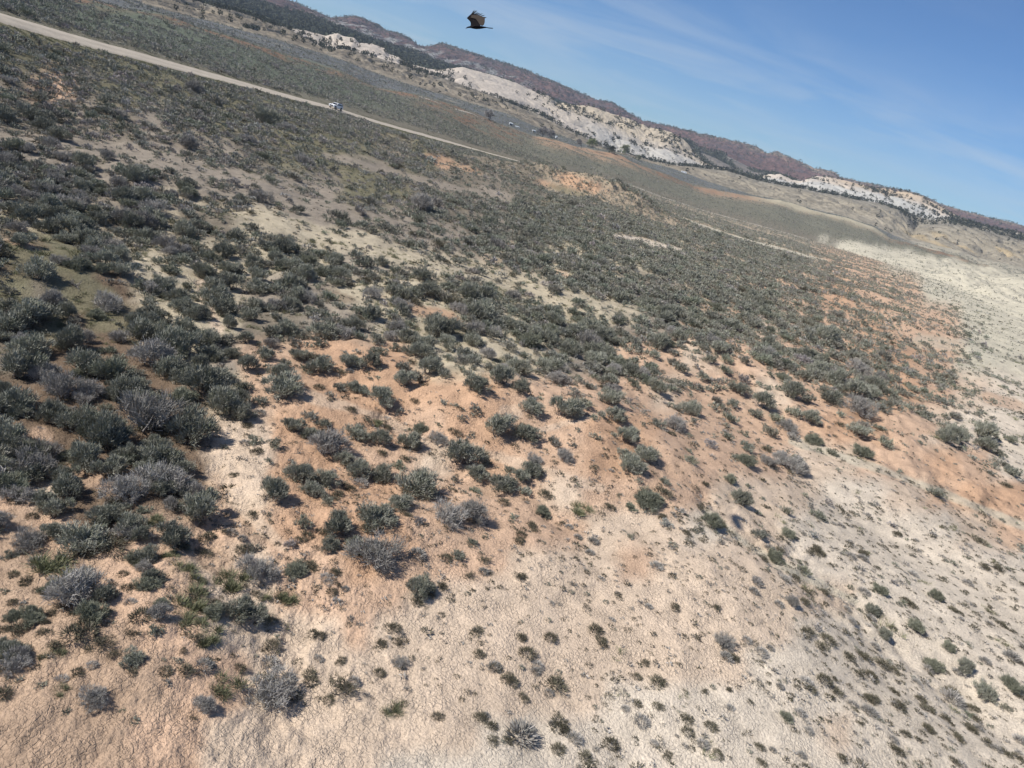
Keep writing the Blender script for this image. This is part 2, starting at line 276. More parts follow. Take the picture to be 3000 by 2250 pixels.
def cover(x, y, zr, k):
    """soil colour and shrub cover at world points (zr relative to camera height)"""
    px, py, d = to_px(x, y, zr); r = np.hypot(x, y); az = np.arctan2(x, y)
    amp = 46.0
    wx = fbm(x / (r * .05 + 1), y / (r * .05 + 1), 5, 101, .62) * amp * 1.6; wy = fbm(x / (r * .05 + 1), y / (r * .05 + 1), 5, 102, .62) * amp * .8
    qx, qy = px + wx + .27 * wy, py + .3 * wx + wy
    col = gridlook(SOILA, qx, qy); sh = gridlook(SHA, qx, qy)
    wob = fbm(x / (r * .03 + .5), y / (r * .03 + .5), 5, 107, .6)
    for pts, w, c, s, f in BANDS:
        m = (1 - sm(.55, 1.15, seg_dist(px, py, pts) / w + wob * .8)) * (d > 1)
        col = col * (1 - (m * s)[..., None]) + np.array(PAL[c]) * (m * s)[..., None]; sh = sh * (1 - m * (1 - f))
    for (cx, cy), a, b, c, s, f in PATCH:
        u = (px - cx) * .956 + (py - cy) * .292; v = -(px - cx) * .292 + (py - cy) * .956
        m = 1 - sm(.6, 1.2, np.hypot(u / a, v / b) + wob * .9)
        col = col * (1 - (m * s)[..., None]) + np.array(PAL[c]) * (m * s)[..., None]; sh = sh * (1 - m * (1 - f))
    # beyond the road
    t3 = sm(2.97, 3.04, k); left = 1 - sm(2370, 2440, px + 110 * wob) * sm(-14, 10, py - (700 + .185 * (px - 2460)) + 22 * wob)
    big = fbm(x / 90, y / 90, 3, 111)[..., None]
    Fc = np.array(PAL['F']) * (1 + .25 * big); Rc = np.array(PAL['R']); Sc = np.array(PAL['S']) * (1 + .15 * big); Oc = np.array(PAL['O']) * .85
    kk = (k + .08 * wob)[..., None]
    fc = Fc + (np.array(PAL['L']) - Fc) * sm(2100, 1100, 0) + 0
    fc = Fc * (1 - .5 * sm(900, 1500, px)[..., None]) + np.array(PAL['L']) * .5 * sm(900, 1500, px)[..., None]
    fc = fc + (np.array(PAL['L']) * .95 - fc) * (1 - sm(3.05, 3.3, kk)) * .7
    rust = sm(3.72, 3.92, kk) * (1 - sm(3.98, 4.06, kk)) * sm(-.25, .25, fbm(x / 14, y / 14, 3, 113)[..., None] + .12)
    rust = np.maximum(rust, (sm(1180, 1260, px) * (1 - sm(1500, 1560, px)))[..., None] * sm(3.3, 3.5, kk) * (1 - sm(3.75, 3.9, kk)) * sm(-.2, .2, fbm(x / 16, y / 16, 3, 114)[..., None]))
    fc = fc + (Rc - fc) * rust
    orng = (sm(1540, 1600, px) * (1 - sm(1800, 2000, px)))[..., None] * sm(3.45, 3.8, kk) * (1 - sm(4.0, 4.1, kk)) * sm(-.3, .1, fbm(x / 20, y / 20, 3, 115)[..., None] + .05)
    orng = orng * .75; orng = np.maximum(orng, .5 * (sm(2010, 2070, px) * (1 - sm(2180, 2330, px)))[..., None] * sm(3.5, 3.85, kk) * (1 - sm(3.98, 4.1, kk)))
    fc = fc + (Oc - fc) * orng * .85
    yel = (sm(2150, 2300, px) * (1 - sm(2560, 2640, px)))[..., None] * sm(3.72, 3.95, kk) * (1 - sm(4.0, 4.15, kk))
    fc = fc + (np.array(PAL['H']) * 1.25 - fc) * yel
    Sc = Sc + (np.array((.30, .27, .21)) - Sc) * sm(2600, 2720, px)[..., None]
    fc = fc + (Sc - fc) * sm(4.02, 4.12, kk)
    fc = fc + (np.array(PAL['H']) * .9 - fc) * sm(4.93, 5.0, kk)
    pale = sm(.28, .42, fbm(x / 30, y / 14, 3, 117))[..., None] * sm(4.3, 4.5, kk) * (1 - sm(4.8, 4.95, kk)); fc = fc + (np.array(PAL['H']) - fc) * pale * .7
    wh = np.array(PAL['W']) * (.80 + .2 * sm(4.2, 3.0, kk)) ; wh = wh * (1 + .1 * big)
    flat = sm(4.1, 4.3, kk + .25 * big) ; wh = wh + (np.array((.19, .18, .155)) + np.array((.15, .13, .09)) * sm(2600, 2720, px)[..., None] - wh) * flat
    lf = left[..., None]; fcol = fc * lf + wh * (1 - lf)
    col = col * (1 - t3[..., None]) + fcol * t3[..., None]
    shf = (6.8 - 3.2 * sm(4.0, 4.1, k) - 4.5 * rust[..., 0] - 6 * orng[..., 0] - 5 * yel[..., 0] - 7.5 * pale[..., 0]) * left + 1.2 * (1 - left) + 5.5 * flat[..., 0] * (1 - left)
    sh = sh * (1 - t3) + shf * t3
    return col, sh, px, py, d

# ------------------------------------------------------------------ materials
def mat(name, base=(.5, .5, .5), rough=.8, metal=0.0, spec=.2):
    m = bpy.data.materials.new(name); m.use_nodes = True; b = m.node_tree.nodes['Principled BSDF']
    b.inputs['Base Color'].default_value = (*base, 1); b.inputs['Roughness'].default_value = rough; b.inputs['Metallic'].default_value = metal
    b.inputs['Specular IOR Level'].default_value = spec
    return m
def terrain_mat(name, scales, contrast, bump, speck=None, crack=None, clod=None):
    """vertex soil colour varied by noise; scales in metres"""
    m = mat(name, rough=.95, spec=.08); t = m.node_tree; L = t.links; b = t.nodes['Principled BSDF']
    at = N(t, 'ShaderNodeAttribute', attribute_name='Col'); oc = N(t, 'ShaderNodeTexCoord')
    cur = at.outputs['Color']; hsum = None
    for s, c in zip(scales, contrast):
        n = N(t, 'ShaderNodeTexNoise', Scale=1 / s, Detail=6.0, Roughness=.62); L.new(oc.outputs['Object'], n.inputs['Vector'])
        mr = N(t, 'ShaderNodeMapRange'); mr.inputs[1].default_value = .3; mr.inputs[2].default_value = .7; mr.inputs[3].default_value = 1 - c; mr.inputs[4].default_value = 1 + c
        L.new(n.outputs[0], mr.inputs[0])
        mx = N(t, 'ShaderNodeMix', data_type='RGBA', blend_type='MULTIPLY'); mx.inputs[0].default_value = 1
        L.new(cur, mx.inputs[6]); L.new(mr.outputs[0], mx.inputs[7]); cur = mx.outputs[2]
        k = N(t, 'ShaderNodeMath', operation='MULTIPLY'); k.inputs[1].default_value = s if s > 2 and not crack else min(s, .12) * .5; L.new(n.outputs[0], k.inputs[0])
        if hsum is None: hsum = k.outputs[0]
        else:
            a = N(t, 'ShaderNodeMath', operation='ADD'); L.new(hsum, a.inputs[0]); L.new(k.outputs[0], a.inputs[1]); hsum = a.outputs[0]
    if crack:
        for cs, depth in crack:
            nz = N(t, 'ShaderNodeTexNoise', Scale=2.2 / cs, Detail=2.0); L.new(oc.outputs['Object'], nz.inputs['Vector'])
            ad = N(t, 'ShaderNodeMixRGB', blend_type='ADD'); ad.inputs[0].default_value = 0.75 * cs; L.new(oc.outputs['Object'], ad.inputs[1]); L.new(nz.outputs['Color'], ad.inputs[2])
            v = N(t, 'ShaderNodeTexVoronoi', feature='DISTANCE_TO_EDGE', Scale=1 / cs); L.new(ad.outputs[0], v.inputs['Vector'])
            mr = N(t, 'ShaderNodeMapRange'); mr.inputs[1].default_value = 0; mr.inputs[2].default_value = .16; mr.inputs[3].default_value = -depth; mr.inputs[4].default_value = 0; L.new(v.outputs[0], mr.inputs[0])
            pn = N(t, 'ShaderNodeTexNoise', Scale=.55 / cs ** .5, Detail=4.0); L.new(oc.outputs['Object'], pn.inputs['Vector'])
            pm = N(t, 'ShaderNodeMapRange'); pm.inputs[1].default_value = .36; pm.inputs[2].default_value = .66; pm.inputs[3].default_value = .12; pm.inputs[4].default_value = 1.0; L.new(pn.outputs[0], pm.inputs[0])
            pw = N(t, 'ShaderNodeMath', operation='MULTIPLY'); L.new(mr.outputs[0], pw.inputs[0]); L.new(pm.outputs[0], pw.inputs[1]); mr = pw
            a = N(t, 'ShaderNodeMath', operation='ADD'); L.new(hsum, a.inputs[0]); L.new(mr.outputs[0], a.inputs[1]); hsum = a.outputs[0]
    for cs, depth in (clod or ()):
        nz = N(t, 'ShaderNodeTexNoise', Scale=1.6 / cs, Detail=3.0); L.new(oc.outputs['Object'], nz.inputs['Vector'])
        ad = N(t, 'ShaderNodeMixRGB', blend_type='ADD'); ad.inputs[0].default_value = 0.9 * cs; L.new(oc.outputs['Object'], ad.inputs[1]); L.new(nz.outputs['Color'], ad.inputs[2])
        v = N(t, 'ShaderNodeTexVoronoi', feature='F1', Scale=1 / cs); L.new(ad.outputs[0], v.inputs['Vector'])
        mr = N(t, 'ShaderNodeMapRange'); mr.inputs[1].default_value = 0; mr.inputs[2].default_value = .8; mr.inputs[3].default_value = depth; mr.inputs[4].default_value = 0; L.new(v.outputs['Distance'], mr.inputs[0])
        pn = N(t, 'ShaderNodeTexNoise', Scale=.35, Detail=4.0); L.new(oc.outputs['Object'], pn.inputs['Vector'])
        pm = N(t, 'ShaderNodeMapRange'); pm.inputs[1].default_value = .38; pm.inputs[2].default_value = .64; pm.inputs[3].default_value = .25; pm.inputs[4].default_value = 1.0; L.new(pn.outputs[0], pm.inputs[0])
        pw = N(t, 'ShaderNodeMath', operation='MULTIPLY'); L.new(mr.outputs[0], pw.inputs[0]); L.new(pm.outputs[0], pw.inputs[1])
        a = N(t, 'ShaderNodeMath', operation='ADD'); L.new(hsum, a.inputs[0]); L.new(pw.outputs[0], a.inputs[1]); hsum = a.outputs[0]
    if speck:
        for sc, thr, soft, colr in speck:
            n = N(t, 'ShaderNodeTexNoise', Scale=1 / sc, Detail=3.0, Roughness=.6); L.new(oc.outputs['Object'], n.inputs['Vector'])
            mr = N(t, 'ShaderNodeMapRange'); mr.inputs[1].default_value = thr; mr.inputs[2].default_value = thr + soft; L.new(n.outputs[0], mr.inputs[0])
            mk = N(t, 'ShaderNodeAttribute', attribute_name='Veg'); mm = N(t, 'ShaderNodeMath', operation='MULTIPLY'); L.new(mr.outputs[0], mm.inputs[0]); L.new(mk.outputs['Fac'], mm.inputs[1])
            mx = N(t, 'ShaderNodeMix', data_type='RGBA'); L.new(mm.outputs[0], mx.inputs[0]); L.new(cur, mx.inputs[6]); mx.inputs[7].default_value = (*colr, 1); cur = mx.outputs[2]
    L.new(cur, b.inputs['Base Color'])
    bp = N(t, 'ShaderNodeBump'); bp.inputs['Strength'].default_value = 1.0; bp.inputs['Distance'].default_value = bump; L.new(hsum, bp.inputs['Height']); L.new(bp.outputs[0], b.inputs['Normal'])
    return m
M_ground = terrain_mat('soil', (.06, .8, 6.0), (.24, .13, .10), 1.25, crack=((.13, .020),), clod=((.10, .020), (.30, .026)))
M_hill = terrain_mat('shale_slope', (5.0, 30.0), (.16, .12), .5, speck=((4.0, .60, .05, (.06, .07, .05)),))
M_rock = terrain_mat('sandstone', (4.0, 22.0), (.09, .07), .25, speck=((9.0, .58, .05, (.030, .036, .024)),))
M_bench = terrain_mat('wooded_slope', (6.0, 40.0), (.35, .2), .9, speck=((9.0, .40, .08, (.022, .030, .024)),))
M_mesa = terrain_mat('red_cliff_rock', (14.0, 60.0), (.28, .16), .7, speck=((17.0, .46, .08, (.045, .048, .045)),))

def leaf_mat(name, rough=.75, vary=.22):
    m = mat(name, rough=rough, spec=.12); t = m.node_tree; L = t.links; b = t.nodes['Principled BSDF']
    at = N(t, 'ShaderNodeAttribute', attribute_name='Col'); oi = N(t, 'ShaderNodeObjectInfo')
    mr = N(t, 'ShaderNodeMapRange'); mr.inputs[3].default_value = 1 - vary; mr.inputs[4].default_value = 1 + vary; L.new(oi.outputs['Random'], mr.inputs[0])
    mx = N(t, 'ShaderNodeMix', data_type='RGBA', blend_type='MULTIPLY'); mx.inputs[0].default_value = 1
    L.new(at.outputs['Color'], mx.inputs[6]); L.new(mr.outputs[0], mx.inputs[7]); L.new(mx.outputs[2], b.inputs['Base Color'])
    return m
M_leaf = leaf_mat('sage_leaf'); M_stem = leaf_mat('grey_stem', .85, .15); M_grass = leaf_mat('grass_blade')

# ------------------------------------------------------------------ mesh helpers
def mesh_np(name, V, Q, m, col=None, veg=None, smooth=False):
    me = bpy.data.meshes.new(name); V = np.ascontiguousarray(V, dtype=np.float32); Q = np.ascontiguousarray(Q, dtype=np.int32)
    me.vertices.add(len(V)); me.vertices.foreach_set('co', V.ravel())
    n, s = Q.shape; me.loops.add(n * s); me.loops.foreach_set('vertex_index', Q.ravel())
    me.polygons.add(n); me.polygons.foreach_set('loop_start', np.arange(0, n * s, s, dtype=np.int32))
    try: me.polygons.foreach_set('loop_total', np.full(n, s, dtype=np.int32))
    except Exception: pass
    if smooth: me.polygons.foreach_set('use_smooth', np.ones(n, dtype=bool))
    if col is not None:
        a = me.attributes.new('Col', 'FLOAT_COLOR', 'POINT'); c = np.ones((len(V), 4), np.float32); c[:, :3] = np.clip(col, 0, 1); a.data.foreach_set('color', c.ravel())
    if veg is not None:
        a = me.attributes.new('Veg', 'FLOAT', 'POINT'); a.data.foreach_set('value', np.asarray(veg, np.float32))
    me.materials.append(m); me.update(calc_edges=True); me.validate(verbose=False)
    return me
def link(name, me, parent=None, **kw):
    o = bpy.data.objects.new(name, me); COL.objects.link(o)
    if parent is not None: o.parent = parent
    for k, v in kw.items(): o[k] = v
    return o
def empty(name, loc, label, cat, group=None):
    o = bpy.data.objects.new(name, None); COL.objects.link(o); o.location = loc; o['label'] = label; o['category'] = cat; o.empty_display_size = .2
    if group: o['group'] = group
    return o

# ------------------------------------------------------------------ terrain sheets
azs = np.concatenate([np.linspace(-AZL, R(-44), 60)[:-1], np.linspace(R(-44), R(44), 1250), np.linspace(R(44), AZL, 60)[1:]])
def sheet(name, k0, k1, rows, m, colour, r_lo=None):
    """rows: number of rows per survey interval"""
    ks = np.concatenate([np.linspace(i, i + 1, n, endpoint=False) for i, n in zip(range(k0, k1), rows)] + [[k1]])
    if k0 == 0:
        rs0 = np.geomspace(3, 45, rows[0] + 1)[:-1]; kk0 = (rs0 - 3) / 42; ks = np.concatenate([kk0, ks[rows[0]:]])
    A, Kk = np.meshgrid(azs, ks); i = np.minimum(Kk.astype(int), NK - 2); f = Kk - i
    RR = np.zeros_like(A); ZZ = np.zeros_like(A)
    for q in range(k0, k1):
        mk = (i == q) if q < k1 - 1 else (i >= q)
        ff = np.where(i > q, 1.0, f)
        ra = np.interp(A, AZG, KR[q]); rb = np.interp(A, AZG, KR[q + 1]); za = np.interp(A, AZG, KZ[q]); zb = np.interp(A, AZG, KZ[q + 1])
        RR = np.where(mk, ra + (rb - ra) * ff, RR); ZZ = np.where(mk, za + (zb - za) * ff, ZZ)
    X = np.sin(A) * RR; Y = np.cos(A) * RR; Z = ZZ + relief(X, Y, Kk, A, RR)
    c, veg = colour(X, Y, Z, Kk, A, RR)
    V = np.stack([X, Y, Z + CAMZ], -1).reshape(-1, 3); nr, nc = A.shape
    a = (np.arange(nr - 1)[:, None] * nc + np.arange(nc - 1)).ravel(); Q = np.stack([a, a + 1, a + nc + 1, a + nc], 1)
    me = mesh_np(name, V, Q, m, c.reshape(-1, 3), veg.ravel() if veg is not None else None, True)
    return link(name, me, kind='structure')
def c_ground(X, Y, Z, K, A, RR):
    c = cover(X, Y, Z, K)[0]; return c, None
def c_hill(X, Y, Z, K, A, RR):
    px, py, d = to_px(X, Y, Z); n = fbm(X / 60, Y / 60, 4, 201); w = A * RR
    base = np.array((.265, .225, .17)) * (1 + .2 * n[..., None])
    right = sm(1950, 2150, px)[..., None]
    ol = np.array((.31, .27, .205)) * (1 + .25 * n[..., None]); base = base * (1 - right) + ol * right
    top = sm(5.55, 5.95, K + .2 * n)[..., None]; grey = np.array((.20, .185, .155)); base = base + (grey - base) * top * .55
    tan = sm(.1, .3, fbm(w / 55, RR / 90, 3, 203))[..., None] * sm(2600, 2700, px)[..., None] * (1 - sm(5.3, 5.6, K))[..., None]; base = base + (np.array((.46, .35, .2)) - base) * tan * .6
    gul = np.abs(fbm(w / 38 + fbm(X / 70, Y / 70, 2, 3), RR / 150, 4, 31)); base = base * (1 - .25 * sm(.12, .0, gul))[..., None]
    return base, np.clip(.35 + sm(5.9, 6.1, K), 0, 1)
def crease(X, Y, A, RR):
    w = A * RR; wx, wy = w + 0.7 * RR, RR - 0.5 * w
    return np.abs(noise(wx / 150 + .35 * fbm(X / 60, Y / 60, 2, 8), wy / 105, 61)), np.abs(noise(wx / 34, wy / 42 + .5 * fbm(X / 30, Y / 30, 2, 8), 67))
def rock_veg(X, Y, K, A, RR, px):
    c1, c2 = crease(X, Y, A, RR); n = fbm(X / 80, Y / 80, 3, 231)
    bare = sm(1290, 1360, px) * (1 - sm(1500, 1560, px))
    v = np.maximum(1 - sm(.03, .10, c1), .8 * (1 - sm(.02, .07, c2))) * (1 - .93 * bare * (1 - sm(7.85, 7.95, K)))
    v = np.maximum(v, sm(.05, .25, n + .9 * (K - 7.75)) * (1 - bare) * .9)
    v = np.maximum(v, 1 - sm(7.03, 7.14, K + .08 * n)); v = np.maximum(v, sm(8.0, 8.15, K))
    wood = np.clip(sm(910, 950, px) * (1 - sm(950, 990, px)) * 1.2 + sm(1880, 1960, px) * (1 - sm(2060, 2100, px)) * sm(7.4, 7.7, K) * .8 + sm(2640, 2760, px) * (1 - sm(7.45, 7.75, K)) + .55 * sm(2700, 2760, px), 0, 1)
    return np.clip(np.maximum(v, wood * sm(-.3, .1, n)), 0, 1)
def c_rock(X, Y, Z, K, A, RR):
    px, py, d = to_px(X, Y, Z); n = fbm(X / 50, Y / 50, 4, 221)[..., None]
    base = np.array((.46, .40, .335)) * (1 + .18 * n); yel = np.array((.45, .375, .27)); wht = np.array((.42, .405, .37))
    base = base + (yel - base) * (sm(1560, 1650, px) * (1 - sm(2100, 2200, px)) * sm(7.35, 7.8, K + .3 * n[..., 0]))[..., None] * .8
    base = base + (wht - base) * (sm(1650, 1800, px) * (1 - sm(7.3, 7.6, K)))[..., None] * .8
    base = base + (wht - base) * (sm(2150, 2200, px) * (1 - sm(2700, 2760, px)) * (1 - sm(7.5, 7.8, K + .2 * n[..., 0])))[..., None]
    base = base + (np.array((.42, .32, .22)) - base) * (sm(2380, 2500, px) * sm(7.5, 7.9, K))[..., None] * .8
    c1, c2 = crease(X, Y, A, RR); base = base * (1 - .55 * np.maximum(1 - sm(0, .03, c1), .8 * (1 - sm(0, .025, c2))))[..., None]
    return base, rock_veg(X, Y, K, A, RR, px)
def c_bench(X, Y, Z, K, A, RR):
    px, py, d = to_px(X, Y, Z); n = fbm(X / 110, Y / 110, 3, 241)
    g = np.array((.055, .062, .048)); k = np.array((.23, .20, .17)); m = (sm(1980, 2040, px) * (1 - sm(.0, .25, n)))[..., None]
    return g + (k - g) * m, np.clip(1 - m[..., 0] * .9, 0, 1)
def c_mesa(X, Y, Z, K, A, RR):
    px, py, d = to_px(X, Y, Z); t = K - 10; w = A * RR; n = fbm(w / 90, RR / 300, 4, 251); st = fbm(w / 300, t * 9, 3, 253)
    red = np.array((.165, .092, .08)); pur = np.array((.105, .078, .085)); dark = np.array((.08, .08, .065)); tan = np.array((.33, .25, .18)); whi = np.array((.36, .35, .33))
    c = np.broadcast_to(red, X.shape + (3,)) * (1 + .25 * n[..., None]); c = c + (pur - c) * sm(-.1, .3, st)[..., None] * .8
    c = c + (tan - c) * (sm(1900, 2300, px) * sm(.62, .85, t + .25 * n))[..., None] * .65
    c = c + (whi - c) * ((sm(860, 980, px) * (1 - sm(1480, 1600, px))) * sm(-.05, .10, t) * (1 - sm(.30, .42, t + .3 * n)) * sm(-.15, .15, fbm(w / 26, RR / 300, 3, 255)))[..., None] * .9
    c = c + (dark - c) * (sm(.72, .95, t + .2 * n) * (1 - sm(1900, 2300, px)))[..., None] * .6
    return c, np.clip(.55 + .5 * sm(.6, .95, t) - .3 * sm(1900, 2400, px), .15, 1)
sheet('ground', 0, 5, (400, 170, 250, 200, 80), M_ground, c_ground)
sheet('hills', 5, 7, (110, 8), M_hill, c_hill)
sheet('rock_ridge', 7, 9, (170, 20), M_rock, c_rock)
sheet('wooded_terrain', 9, 10, (90,), M_bench, c_bench)
sheet('mesa', 10, 12, (190, 12), M_mesa, c_mesa)

# ------------------------------------------------------------------ roads
def strip(name, pts, width, m, lift, cross=5):
    p = np.array(pts, float); az, t = px_dir(p[:, 0], p[:, 1]); r = p[:, 2]
    x = np.sin(az) * r; y = np.cos(az) * r
    s = np.concatenate([[0], np.cumsum(np.hypot(np.diff(x), np.diff(y)))]); n = int(s[-1] / 3)
    ss = np.linspace(0, s[-1], n)
    # smooth path
    xx = np.interp(ss, s, x); yy = np.interp(ss, s, y)
    for _ in range(60):
        xx[1:-1] = (xx[:-2] + xx[1:-1] * 2 + xx[2:]) / 4; yy[1:-1] = (yy[:-2] + yy[1:-1] * 2 + yy[2:]) / 4
    tx = np.gradient(xx); ty = np.gradient(yy); l = np.hypot(tx, ty); nx, ny = -ty / l, tx / l
    hc = H(xx, yy)[0]
    for _ in range(12): hc[1:-1] = (hc[:-2] + hc[1:-1] * 2 + hc[2:]) / 4
    offs = np.linspace(-.5, .5, cross) * width
    wv = 1 + .12 * noise(ss / 9, ss * 0, 301)
    X = xx[:, None] + nx[:, None] * offs * wv[:, None]; Y = yy[:, None] + ny[:, None] * offs * wv[:, None]
    hh = H(X, Y)[0]; Z = hh + lift * (1 - .8 * (np.abs(np.linspace(-1, 1, cross)) > .95)) 
    crown = 1 - np.abs(np.linspace(-1, 1, cross)); Z = Z + .08 * crown
    V = np.stack([X, Y, Z], -1).reshape(-1, 3); a = (np.arange(n - 1)[:, None] * cross + np.arange(cross - 1)).ravel()
    Q = np.stack([a, a + 1, a + cross + 1, a + cross], 1)
    nn = fbm(X / 5, Y / 5, 3, 303)[..., None]; lane = np.abs(np.abs(np.linspace(-1, 1, cross)) - .45)[None, :, None]
    c = np.array((.40, .35, .285)) * (1.06 + .12 * nn - .35 * lane)
    link(name, mesh_np(name, V, Q, m, c.reshape(-1, 3)), kind='structure')
    return xx, yy, Z[:, cross // 2], tx / l, ty / l
M_road = terrain_mat('gravel', (.3, 3.0), (.12, .08), .1)
ROADP = [c for c in C3 if c[0] <= 1730]
rx, ry, rz, rtx, rty = strip('road', ROADP, 9.0, M_road, .10, 9)
strip('dirt_track', [(1223,283,560),(1280,300,585),(1340,318,610),(1416,345,650)], 4.0, M_road, .3)
strip('farther_road', [(1801,531,556),(1861,549,588),(1942,580,618),(2071,622,656),(2234,665,690),(2370,703,725)], 8.0, M_road, .5)
def road_dist(x, y):
    d = np.full(x.shape, 1e9)
    for i in range(0, len(rx), 3): d = np.minimum(d, np.hypot(x - rx[i], y - ry[i]))
    return d

# ------------------------------------------------------------------ plants: unit-wide prototypes
def blades(O, D, Ln, Wd, col, r, taper=.35):
    """flat leaf blades from origins O along directions D"""
    n = len(O); D = D / np.linalg.norm(D, axis=1, keepdims=True); a = r.normal(size=(n, 3)); s = np.cross(D, a); s /= np.linalg.norm(s, axis=1, keepdims=True) + 1e-9
    Ln = Ln[:, None]; Wd = Wd[:, None]
    V = np.stack([O - s * Wd * .5, O + s * Wd * .5, O + D * Ln + s * Wd * taper * .5, O + D * Ln - s * Wd * taper * .5], 1).reshape(-1, 3)
    Q = np.arange(4 * n).reshape(-1, 4); return V, Q, np.repeat(col, 4, axis=0)
SAGE = np.array([(.235, .238, .188), (.30, .295, .245), (.195, .205, .15), (.34, .33, .28)])
DEADC = np.array([(.30, .28, .26), (.39, .365, .34), (.24, .235, .21), (.34, .315, .285)])
RABB = np.array([(.20, .205, .15), (.24, .24, .185), (.175, .185, .13), (.25, .25, .20)])
OLIVE = np.array([(.10, .095, .065), (.135, .12, .085), (.115, .11, .075), (.155, .135, .105)])
GRASS = np.array([(.18, .19, .105), (.22, .22, .135), (.25, .24, .16), (.16, .17, .09)])
def tube_path(P, r0, r1, sides=4):
    P = np.array(P); n = len(P); V = []; Q = []
    for i, p in enumerate(P):
        t = P[min(i + 1, n - 1)] - P[max(i - 1, 0)]; t = t / (np.linalg.norm(t) + 1e-9)
        u = np.cross(t, (.3, .5, .8)); u /= np.linalg.norm(u) + 1e-9; v = np.cross(t, u); rad = r0 + (r1 - r0) * i / (n - 1)
        for s in range(sides): a = 2 * math.pi * s / sides; V.append(p + rad * (u * math.cos(a) + v * math.sin(a)))
    for i in range(n - 1):
        for s in range(sides): Q.append((i * sides + s, i * sides + (s + 1) % sides, (i + 1) * sides + (s + 1) % sides, (i + 1) * sides + s))
    return np.array(V), np.array(Q)
def join(parts):
    V = []; Q = []; C = []; o = 0
    for v, q, c in parts: V.append(v); Q.append(q + o); C.append(c); o += len(v)
    return np.concatenate(V), np.concatenate(Q), np.concatenate(C)
def shrub(seed, nlob=8, ncl=90, nbl=32, bl=.068, bw=.0145, pal=SAGE, hgt=.62, gap=.0, stems=True, spiky=.0, stemcol=(.20, .175, .155)):
    r = np.random.default_rng(seed); lobes = []
    for i in range(nlob):
        a = 2 * math.pi * (i + r.uniform(-.35, .35)) / nlob; rad = r.uniform(.16, .36) if i % 3 else r.uniform(.02, .14)
        lobes.append((rad * math.cos(a), rad * math.sin(a), hgt * r.uniform(.22, .62) * (1 - rad * .9), r.uniform(.15, .23)))
    sub = np.array(lobes); O = []; D = []; lc = []
    per = max(1, ncl // nlob)
    for x, y, z, rr in lobes:
        d = r.normal(size=(per, 3)); d[:, 2] = np.abs(d[:, 2]) * .75 + d[:, 2] * .45 - .12; d /= np.linalg.norm(d, axis=1, keepdims=True)
        shell = r.uniform(.40, 1.12, (per, 1)) ** .7
        c = np.array((x, y, z)) + d * rr * shell * (1, 1, 1.1); c[:, 2] = np.maximum(c[:, 2], .04)
        up = d * .7 + np.array((x * .9, y * .9, .75)) + r.normal(size=(per, 3)) * .15
        for cc, uu in zip(c, up):
            k = r.poisson(nbl) if nbl > 3 else nbl
            if r.random() < gap or k == 0: continue
            O.append(cc + r.normal(size=(k, 3)) * rr * .20); D.append(uu + r.normal(size=(k, 3)) * (.42 + spiky)); lc.append(np.full(k, r.integers(0, len(pal))))
    O = np.concatenate(O); D = np.concatenate(D); lc = np.concatenate(lc); O[:, 2] = np.maximum(O[:, 2], .01)
    n = len(O); col = pal[lc] * (.6 + .4 * 1) * .5 + pal[r.integers(0, len(pal), n)] * .5; col = col * r.uniform(.82, 1.18, (n, 1))
    fol = blades(O, D, r.uniform(.6, 1.5, n) * bl, r.uniform(.7, 1.3, n) * bw, col, r)
    st = None
    if stems:
        parts = []
        for x, y, z, rr in lobes:
            for s in range(2):
                e = np.array((x, y, z)) + r.normal(size=3) * .04 ; b = np.array((x * .03, y * .03, -.05)) + r.normal(size=3) * (.006, .006, 0)
                m1 = b * .55 + e * .45 + np.array((x * .35, y * .35, -.05)) + r.normal(size=3) * .04; m1[2] = max(m1[2], .03)
                m2 = b * .2 + e * .8 + r.normal(size=3) * .035
                v, q = tube_path([b, m1, m2, e], .020 - .008 * s, .006); parts.append((v, q, np.tile(np.array(stemcol) * r.uniform(.7, 1.5), (len(v), 1))))
        # bare lower twigs
        k = 26; a = r.uniform(0, 2 * np.pi, k); rad = r.uniform(.08, .38, k)
        O = np.stack([rad * np.cos(a), rad * np.sin(a), r.uniform(.0, .14, k)], 1); Dd = np.stack([np.cos(a), np.sin(a), r.uniform(.1, .7, k)], 1)
        v, q, c = blades(O, Dd, r.uniform(.08, .2, k), np.full(k, .010), np.tile(np.array(stemcol) * 1.3, (k, 1)), r); parts.append((v, q, c))
        st = join(parts)
    return fol, st
def tuft_dome(seed, n, bl, bw, pal, lob=1, hgt=.42):
    r = np.random.default_rng(seed); c = r.uniform(-.2, .2, (lob, 2)) * (lob > 1); i = r.integers(0, lob, n); d = r.normal(size=(n, 3)); d[:, 2] = np.abs(d[:, 2]); d /= np.linalg.norm(d, axis=1, keepdims=True)
    O = d * r.uniform(.3, 1, (n, 1)) ** .5 * (.32, .32, hgt * .7) * r.uniform(.8, 1.15); O[:, :2] += c[i]; O[:, 2] += .02
    return blades(O, d + (0, 0, .45) + r.normal(size=(n, 3)) * .35, r.uniform(.7, 1.3, n) * bl, np.full(n, bw), pal[r.integers(0, len(pal), n)] * r.uniform(.8, 1.2, (n, 1)), r)
